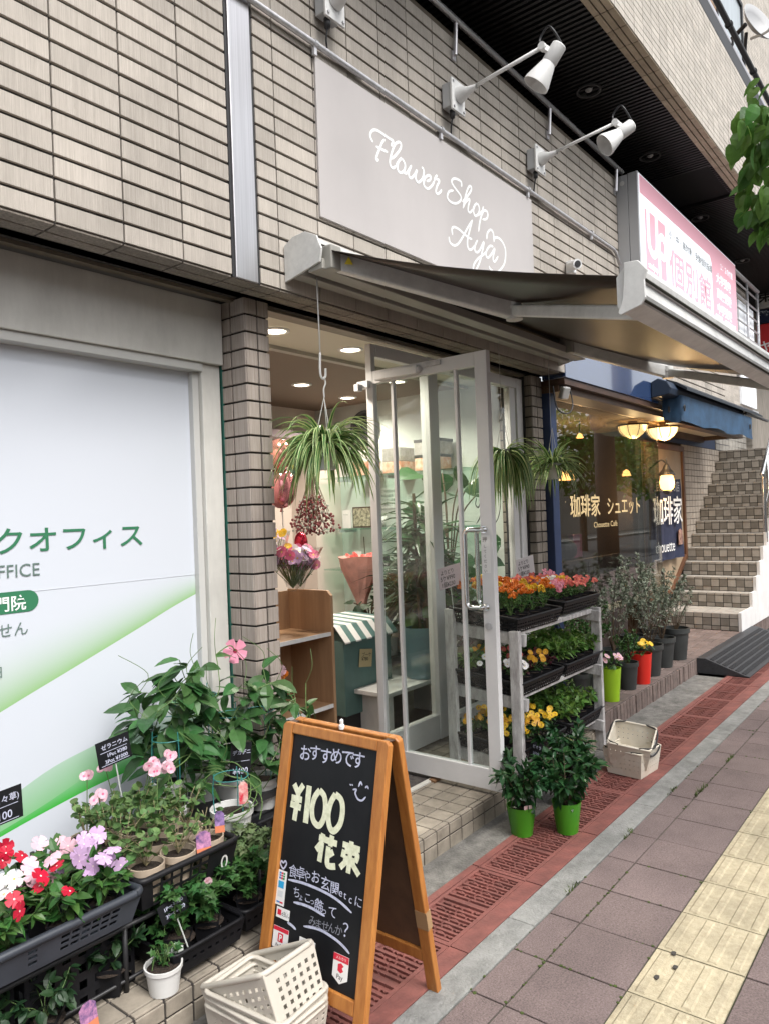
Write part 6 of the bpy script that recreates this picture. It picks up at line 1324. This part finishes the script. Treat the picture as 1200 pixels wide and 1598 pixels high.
# ---- shrubs on the cafe terrace
bkp = mat('dark_grey_pot', (.035, .04, .04), .45, var=.2); lime = mat('lime_pot', (.30, .52, .02), .4); redpt = mat('red_pot', (.62, .025, .015), .38)
def shrub(label, loc, r, h, potm, kind, sp, ht, n, seed, flow=None, rz=0):
    random.seed(seed); t_ = thing('potted_shrub', label, 'plant', (0,0,0)); pot(t_, r, h, potm, taper=.74, rim=potm is bkp); b, sb = MB(), MB()
    if kind == 'olive': bushy(b, sb, (0, 0, h*.8), sp, ht, n, .048, .013, up=.45, stems=13, shape=SLIM, lo=.25, nrand=.9)
    elif kind == 'box': bushy(b, sb, (0, 0, h*.8), sp, ht, n, .030, .015, up=.3, stems=12, lo=.1, nrand=.8)
    else: bushy(b, sb, (0, 0, h*.8), sp, ht, n, .06, .03, up=.3, stems=8, lo=.2)
    b.build('foliage', Lf['olive' if kind == 'olive' else 'bush'], t_); sb.build('stems', stem_b, t_)
    if flow:
        b = MB()
        for i in range(7): flower(b, (rnd(-r, r), rnd(-r, r*.6), h+ht*.55+rnd(-.02, .03)), Vector((-.5, -.6, .6))+rvec()*.4, .024, 6, 0, 1, .15, .25)
        b.build('blossoms', [P_[flow], eye_y], t_)
    t_.location = loc; t_.rotation_euler = (0, 0, rz); return t_
ZT = .149
shrub('small plant with pale pink flowers in the lime green pot', (5.50, 2.215, ZT), .080, .25, lime, 'leafy', .10, .14, 45, 601, 'lpink')
shrub('yellow flowered plant in the bright red pot', (6.17, 2.215, ZT), .088, .25, redpt, 'leafy', .10, .13, 45, 602, 'yellow')
shrub('green box bush behind the lime green pot', (5.70, 2.48, ZT), .10, .22, bkp, 'box', .22, .52, 1400, 603)
shrub('dense green box bush between the stand and the lime pot', (5.36, 2.42, ZT), .10, .22, bkp, 'box', .22, .55, 1300, 604)
shrub('grey leaved olive shrub behind the red pot', (6.30, 2.50, ZT), .11, .24, bkp, 'olive', .28, .72, 1200, 605)
shrub('low green box bush in a dark pot left of the red pot', (5.92, 2.24, ZT), .085, .22, bkp, 'box', .12, .30, 500, 606)
shrub('grey leaved olive shrub in the second large dark pot', (6.50, 2.26, ZT), .115, .27, bkp, 'olive', .24, .60, 900, 607)
shrub('grey leaved olive shrub in the third large dark pot', (6.90, 2.28, ZT), .115, .27, bkp, 'olive', .26, .70, 1000, 608)
shrub('bare twigged olive in the farthest large dark pot', (7.30, 2.28, ZT), .125, .30, bkp, 'olive', .22, .45, 220, 609)
shrub('tall airy olive shrub at the back near the cafe window', (6.95, 2.56, ZT), .12, .26, bkp, 'olive', .36, .80, 1300, 610)
shrub('sprawling olive with a bright young shoot near the stair', (7.45, 2.56, ZT), .12, .26, bkp, 'olive', .46, .70, 900, 611)
# ---- plants inside the shop
def inside(label, loc, potm, r, h, kind, seed, n, ht, sp, L, lm):
    random.seed(seed); t_ = thing('house_plant', label, 'plant', (0,0,0)); pot(t_, r, h, potm, taper=.78, rim=False); b, sb = MB(), MB()
    if kind == 'drac':
        for k in range(4):
            x, y = rnd(-.05, .05), rnd(-.05, .05); hh = ht*(.45+.18*k); sb.tube([(x, y, h*.8), (x*1.6, y*1.6, h+hh)], .012, 8)
            for i in range(n//4):
                z_ = h+hh*(rnd(.35, 1)); leaf(b, (x*1.4, y*1.4, z_), rvec(-.1, .9), L*rnd(.7, 1.1), L*.12, Z3+rvec()*.3, rnd(.3, .9), .3, shape=((0, .3), (.3, 1), (.7, .8), (1, 0)))
    else:
        for i in range(n):
            a = rnd(0, 6.28); e = Vector((math.cos(a)*sp*rnd(.2, 1), math.sin(a)*sp*rnd(.2, 1), h+ht*rnd(.25, 1))); sb.tube(spline([(0, 0, h*.8), (e.x*.4, e.y*.4, h+(e.z-h)*.7), tuple(e)], 5), .006, 6); leaf(b, e, Vector((e.x, e.y, -.1))+rvec()*.3, L*rnd(.7, 1.1), L*.8, Z3*.8+Vector((-.5, -.6, 0))+rvec()*.3, .3, .1, shape=((0, .5), (.12, .95), (.45, 1.0), (.8, .6), (1, 0)))
    b.build('foliage', Lf[lm], t_); sb.build('stems', stem_b, t_); t_.location = loc; return t_
bluep = mat('blue_grey_pot', (.13, .23, .27), .45, var=.08)
inside('tall dracaena in the large blue grey pot behind the door glass', (4.30, 3.10, .472), bluep, .16, .36, 'drac', 701, 170, .95, .2, .34, 'drac')
inside('leafy dracaena on the floor behind the narrow door pane', (4.62, 3.42, .60), white, .11, .18, 'drac', 702, 130, .42, .2, .36, 'dkl')
inside('large leaved monstera high behind the wide window pane', (4.75, 3.15, .9), black, .12, .2, 'mon', 703, 12, .95, .32, .24, 'mon')
inside('monstera with big dark leaves at the right of the shop window', (5.05, 3.02, .45), black, .12, .2, 'mon', 704, 9, .80, .25, .22, 'mon')
inside('bushy green foliage plant low behind the window pane', (4.45, 3.05, .475), white, .12, .18, 'mon', 705, 26, .55, .28, .12, 'bush')
inside('small dark plant in a white bowl on the shop shelf behind the door', (4.33, 3.60, .70), black, .09, .08, 'mon', 706, 14, .25, .14, .09, 'dkl')
t_ = thing('wooden_crate', 'white box with printed words below the dark leafy plant', 'box', (4.3, 3.6, .56)); b = MB(); b.box((4.18, 3.47, .56), (4.48, 3.72, .70)); b.build('body', offw, t_, bevel=.006); text('lettering', 'FLOWER', (4.20, 3.469, .60), X3, Z3, .055, blackm, t_)
t_ = thing('light_block_rack', 'dark rack added to block light inside the shop behind the white stool', 'rack', (4.3, 3.8, .125)); b = MB(); b.box((4.0, 3.42, .525), (5.2, 4.0, .558)); b.box((4.0, 3.90, .125), (5.2, 3.94, .523)); b.box((4.0, 3.45, .126), (4.04, 3.89, .523)); b.build('frame', blackm, t_)  # rack added to block light low down behind the door glass
# balloons and bouquets
foil = lambda nm, c: mat(nm, c, .16, metal=.75, bump=.35, bscale=9)
def balloon(lab, c, r, m, sc=(1, 1, 1.15)):
    t_ = thing('foil_balloon', lab, 'balloon', c); b = MB(); b.ball(c, r, 20, 12, sc); b.cone((c[0], c[1], c[2]-r*sc[2]-.02), (c[0], c[1], c[2]-r*sc[2]+.01), .012, .004, 8); b.build('body', m, t_, smooth=True)
    b = MB(); b.tube([(c[0], c[1], c[2]-r*sc[2]), (c[0]+.02, c[1], 1.2)], .0025, 5); b.build('ribbon', white, t_)
rg = foil('rose_gold_foil', (.75, .36, .30)); rf = foil('red_foil', (.55, .03, .06))
balloon('upper rose gold foil balloon beside the brick pillar', (3.24, 3.38, 2.03), .085, rg); balloon('lower wrinkled pink foil balloon beside the brick pillar', (3.26, 3.40, 1.82), .10, foil('pink_foil', (.60, .24, .26)), (1, 1, 1.3))
balloon('narrow red foil balloon above the bouquets', (3.47, 3.45, 1.47), .045, rf, (1, 1, 1.5)); balloon('small red foil balloon lobe above the orchids', (3.46, 3.44, 1.36), .06, rf)
celw = glassmat('cellophane', (.92, .92, .92), 1.6, rough=.12)
def bouquet(lab, c, h, r, cols, seed, lm='bush', n=16, fr=.024):
    random.seed(seed); c = Vector(c); t_ = thing('bouquet', lab, 'bouquet', c); b = MB(); b2 = MB(); sb = MB()
    for i in range(n):
        e = c+Vector((rnd(-r, r), rnd(-r, r)*.8, h*rnd(.75, 1.05))); sb.tube([c+Vector((0, 0, .02)), e], .002, 4); flower(b, e, Vector((-.5, -.6, .5))+rvec()*.7, fr*rnd(.8, 1.2), 5, random.randrange(len(cols)), len(cols), .25, .2)
    for i in range(14): leaf(b2, c+Vector((rnd(-r, r)*.5, rnd(-r, r)*.5, h*rnd(.4, .8))), rvec(0, 1), .06, .02)
    b.build('blossoms', [P_[k] for k in cols]+[eye_y], t_); b2.build('leaves', Lf[lm], t_); sb.build('stems', stem_g, t_)
    w = MB(); w.lathe(c, [(.02, 0), (r*.5, h*.4), (r*1.15, h*.85), (r*1.35, h*1.05)], 9); w.build('wrapping', celw, t_)
bouquet('purple and white orchid bouquet on top of the oak bookcase', (3.06, 3.12, 1.20), .24, .14, ['lav', 'hot', 'lav', 'white'], 801, n=52, fr=.03)
bouquet('pale lilac bouquet behind the orchid bouquet by the pillar', (2.90, 3.15, 1.20), .34, .10, ['lav', 'white', 'yellow'], 802, n=24)
bouquet('small pink orchid bunch at the right end of the bookcase top', (3.14, 3.14, 1.20), .18, .09, ['lav', 'pink'], 803, n=30, fr=.028)
bouquet('orange gerbera bunch wrapped in clear film on the bookcase shelf', (2.86, 3.10, .53), .26, .06, ['orange', 'lpink'], 804, n=7, fr=.034)
bouquet('tall wrapped white bunch on the upper bookcase shelf', (2.70, 3.08, .95), .22, .05, ['white', 'lpink'], 805, n=8)
t_ = thing('pink_wrapped_bouquet', 'large bouquet wrapped in pale coral tissue hanging left of the door', 'bouquet', (3.92, 3.5, 1.1)); b = MB(); random.seed(9)
b.lathe((4.47, 3.80, .56), [(.03, 0), (.028, .30), (.05, .42), (.15, .66), (.18, .75), (.14, .71), (.02, .5)], 11); b.v = [(x+rnd(-.012, .012), y+rnd(-.012, .012), z_+rnd(-.008, .008)) for x, y, z_ in b.v]; b.build('tissue', mat('coral_tissue', (.66, .40, .35), .6, var=.2, nscale=12, trans=.3), t_)
b = MB()
for i in range(22): flower(b, Vector((4.47, 3.80, 1.27))+rvec(-.3, .5)*.11, Vector((-.5, -.6, .5))+rvec()*.5, .022, 6, 0, 1, .3)
b.build('blossoms', [P_['salmon'], P_['red']], t_)
t_ = thing('dried_bunch', 'hanging bunch of dried wine red and grey stems on the shop wall', 'dried flowers', (3.5, 3.6, 1.75)); b = MB(); b2 = MB()
for i in range(520): p = Vector((3.86, 3.70, 1.92)); d = Vector((rnd(-.4, .4), rnd(-.4, .4), -1)).normalized(); L = rnd(.15, .42); q = p+d*L; (b if i % 4 else b2).ball(q, rnd(.006, .012), 5, 3)
struct(b.build('red_seed_heads', mat('dried_red', (.16, .035, .04), .8), t_), 'stuff'); struct(b2.build('grey_seed_heads', mat('dried_grey', (.35, .36, .32), .8), t_), 'stuff')
b = MB()
for i in range(30): b.tube([(3.86, 3.70, 1.98), (3.86+rnd(-.12, .12), 3.70+rnd(-.12, .12), 1.6)], .002, 4)
b.build('stalks', stem_b, t_)
bouquet('red blossoms standing between the bookcase and the teal box', (3.42, 3.30, .45), .34, .05, ['red', 'salmon'], 806, n=9, fr=.03)
# small clutter in the shop
t_ = thing('felt_flower', 'small blue and yellow felt flower on the shop wall left of the spider plant', 'decoration', (5.21, 5.25, 2.14)); b = MB()
for k in range(6): b.ball((5.205, 5.25+.05*math.cos(k*1.047), 2.14+.05*math.sin(k*1.047)), .03, 8, 5, (.3, 1, 1))
b.build('petals', mat('felt_blue', (.02, .14, .26), .9), t_); b = MB(); b.ball((5.195, 5.25, 2.14), .028, 8, 5, (.4, 1, 1)); b.build('centre', mat('felt_yellow', (.6, .42, .03), .9), t_)
t_ = thing('black_tray', 'round black tray hung on the side wall above the printed boxes', 'tray', (5.58, 4.62, 2.48)); b = MB(); b.lathe((5.595, 4.62, 2.48), [(0, .012), (.15, .012), (.17, .03), (.175, .03), (.16, .002), (0, 0)], 28, (-1, 0, 0)); b.build('disc', blackm, t_)
for k, (y, z_, lab) in enumerate(((4.36, 1.79, 'white handwritten note sheet on the wall behind the narrow door pane'), (4.05, 1.72, 'second white note sheet on the wall behind the wide door pane'))):
    t_ = thing('note_sheet', lab, 'note', (5.59, y, z_)); b = MB(); b.box((5.590, y-.11, z_-.10), (5.598, y+.11, z_+.10)); b.build('sheet', white, t_)
    for q in range(4): text('writing', ['ご予約受付中', 'お花の配達', 'ブーケ・花束', 'お気軽にどうぞ'][q], (5.5895, y+.095, z_+.055-.042*q), -Y3, Z3, .028, tgg, t_)
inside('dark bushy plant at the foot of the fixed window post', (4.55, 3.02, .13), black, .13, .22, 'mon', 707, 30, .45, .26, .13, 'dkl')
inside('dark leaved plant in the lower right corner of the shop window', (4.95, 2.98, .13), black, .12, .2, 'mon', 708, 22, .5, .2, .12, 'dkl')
inside('tall green palm behind the right window pane', (4.85, 3.45, .13), black, .13, .25, 'drac', 709, 120, .9, .25, .36, 'drac')
inside('leafy plant on the added dark rack behind the wide door pane', (4.85, 3.70, .56), white, .10, .16, 'drac', 710, 100, .5, .25, .30, 'dkl')
for k, (x, y, r_, lab) in enumerate(((4.62, 3.55, .075, 'white bowl pot on the added dark rack'), (4.75, 3.50, .05, 'small white cup pot beside the bowl on the added dark rack'))):
    t_ = thing('white_bowl', lab, 'pot', (x, y, .56)); b = MB(); b.lathe((x, y, .56), [(0, 0), (r_*.6, 0), (r_, r_*1.3), (r_*.92, r_*1.3), (r_*.5, .01), (0, .01)], 20); b.build('bowl', white, t_, smooth=True)
# ---- street tree: trunk beside the pavement, one branch reaching into the picture at the top right
random.seed(77)
t_ = thing('street_tree', 'street tree branch with fresh green leaves hanging in at the upper right', 'tree', (4.6, -1.3, -.03)); bark = mat('bark', (.10, .08, .06), .9, var=.4, nscale=14, bump=.8, bscale=30)
b = MB(); b.tube(spline([(4.6, -1.3, -.03), (4.62, -1.28, 1.5), (4.55, -1.22, 3.2), (4.6, -1.2, 5.2)], 6), [.12-.0035*i for i in range(19)], 12); b.build('trunk', bark, t_, smooth=True)
b = MB(); L_ = MB()
limbs = [[(4.57, -1.22, 3.0), (4.2, -.5, 3.5), (4.05, .25, 3.70), (4.0, .60, 3.62), (3.98, .74, 3.42)]]
for k in range(9): a = .7*k; limbs.append([(4.57, -1.2, 3.0+.25*k), (4.57+.7*math.cos(a), -1.9+.6*math.sin(a), 3.9+.28*k), (4.57+1.3*math.cos(a), -2.1+.9*math.sin(a), 4.3+.3*k)])
limbs.append([(4.05, .25, 3.70), (4.15, .5, 3.5), (4.12, .70, 3.22), (4.08, .74, 3.02)])
for p in limbs: q = spline(p, 6); b.tube(q, [max(.004, .03*(1-i/len(q))) for i in range(len(q))], 7)
b.build('branches', bark, t_, smooth=True)
tl = ((0, 0), (.15, .75), (.45, 1), (.75, .65), (1, 0))
for i in range(230):
    cl = random.choice([(4.02, .72, 3.50, .18), (4.0, .78, 3.36, .17), (4.05, .68, 3.25, .2), (4.05, .74, 3.06, .13), (4.05, .60, 3.12, .2)])
    q = Vector(cl[:3])+rvec()*cl[3]*random.random()**.5
    leaf(L_, q, Vector((rnd(-.5, .5), rnd(-.2, .6), rnd(-1, -.2))), rnd(.075, .115), rnd(.05, .072), Vector((-.7, -.3, .6))+rvec()*.5, .3, .15, shape=tl)
for i in range(2600):
    p = random.choice(limbs[1:-1]); q = Vector(p[2])*.7+Vector(p[1])*.3+rvec()*rnd(.1, .75); q.y = min(q.y, -.25); leaf(L_, q, rvec(-.9, .3), rnd(.08, .12), rnd(.05, .075), Z3+rvec()*.6, .3, .15, shape=tl)
L_.build('crown', Lf['tree'], t_)
# ---------------------------------------------------------------- street opposite (seen only as reflections in the glass)
b = MB(); b.box((-60, -9.5, -.029), (120, -3.0, -.012)); struct(b.build('road', mat('road_asphalt', (.06, .06, .062), .9, nscale=70, dark=(.04, .04, .04))))
b = MB(); b.box((-60, -12.5, -.029), (120, -9.6, .09)); struct(b.build('far_pavement', conc2))
ob = thing('opposite_building', 'pale block of shops across the street mirrored in the windows', 'building', (10, -14, 0)); 
b = MB(); b.box((-14, -20, 0), (9, -12.6, 6.5)); b.box((9.01, -20, 0), (46, -12.6, 3.2)); b.box((46.01, -20, 0), (90, -12.6, 5)); b.build('wall', mat('opposite_wall', (.42, .40, .37), .8, var=.1, nscale=.6), ob)
for i in range(16):
    x = -12+3.2*i
    if x > 6: continue
    b = MB(); b.box((x, -12.62, .2), (x+2.4, -12.55, 2.6)); b.box((x+.3, -12.62, 3.6), (x+2.1, -12.56, 5.2)); b.build('window', mat('opposite_glass', (.08, .09, .10), .15), ob)
def roadside_tree(x, y, h, r, lab, seed):
    random.seed(seed); t_ = thing('roadside_tree', lab, 'tree', (x, y, 0)); b = MB(); b.tube([(x, y, 0), (x+.1, y, h*.5), (x, y, h*.8)], [.16, .12, .06], 10); b.build('trunk', mat('bark', (.1, .08, .06), .9), t_)
    b = MB()
    for i in range(1500): q = Vector((x, y, h*.75))+rvec()*r*random.random()**.4*Vector((1, 1, .9)).length/1.7; leaf(b, q, rvec(), .30, .18, Z3+rvec()*.6)
    b.build('crown', Lf['tree'], t_)
for i_, (x, y, h, r) in enumerate(((31, -4.6, 5.4, 2.3), (36, -6.6, 6.0, 2.6), (27, -6.2, 5.2, 2.0), (43, -8.2, 6.5, 3.0), (50, -6.0, 6.0, 2.8))): roadside_tree(x, y, h, r, ['nearest dense roadside tree down the street', 'second roadside tree down the street', 'roadside tree on the far side beside the low shops', 'large roadside tree far along the street', 'farthest roadside tree at the street end'][i_], 901+i_)
up_ = thing('utility_pole', 'thick grey utility pole at the kerb mirrored in the cafe window', 'pole', (19.9, -2.4, 0)); b = MB(); b.cone((19.9, -2.4, -.03), (19.9, -2.4, 9), .30, .24, 20); b.build('pole', mat('pole_grey', (.10, .08, .07), .8), up_, smooth=True)
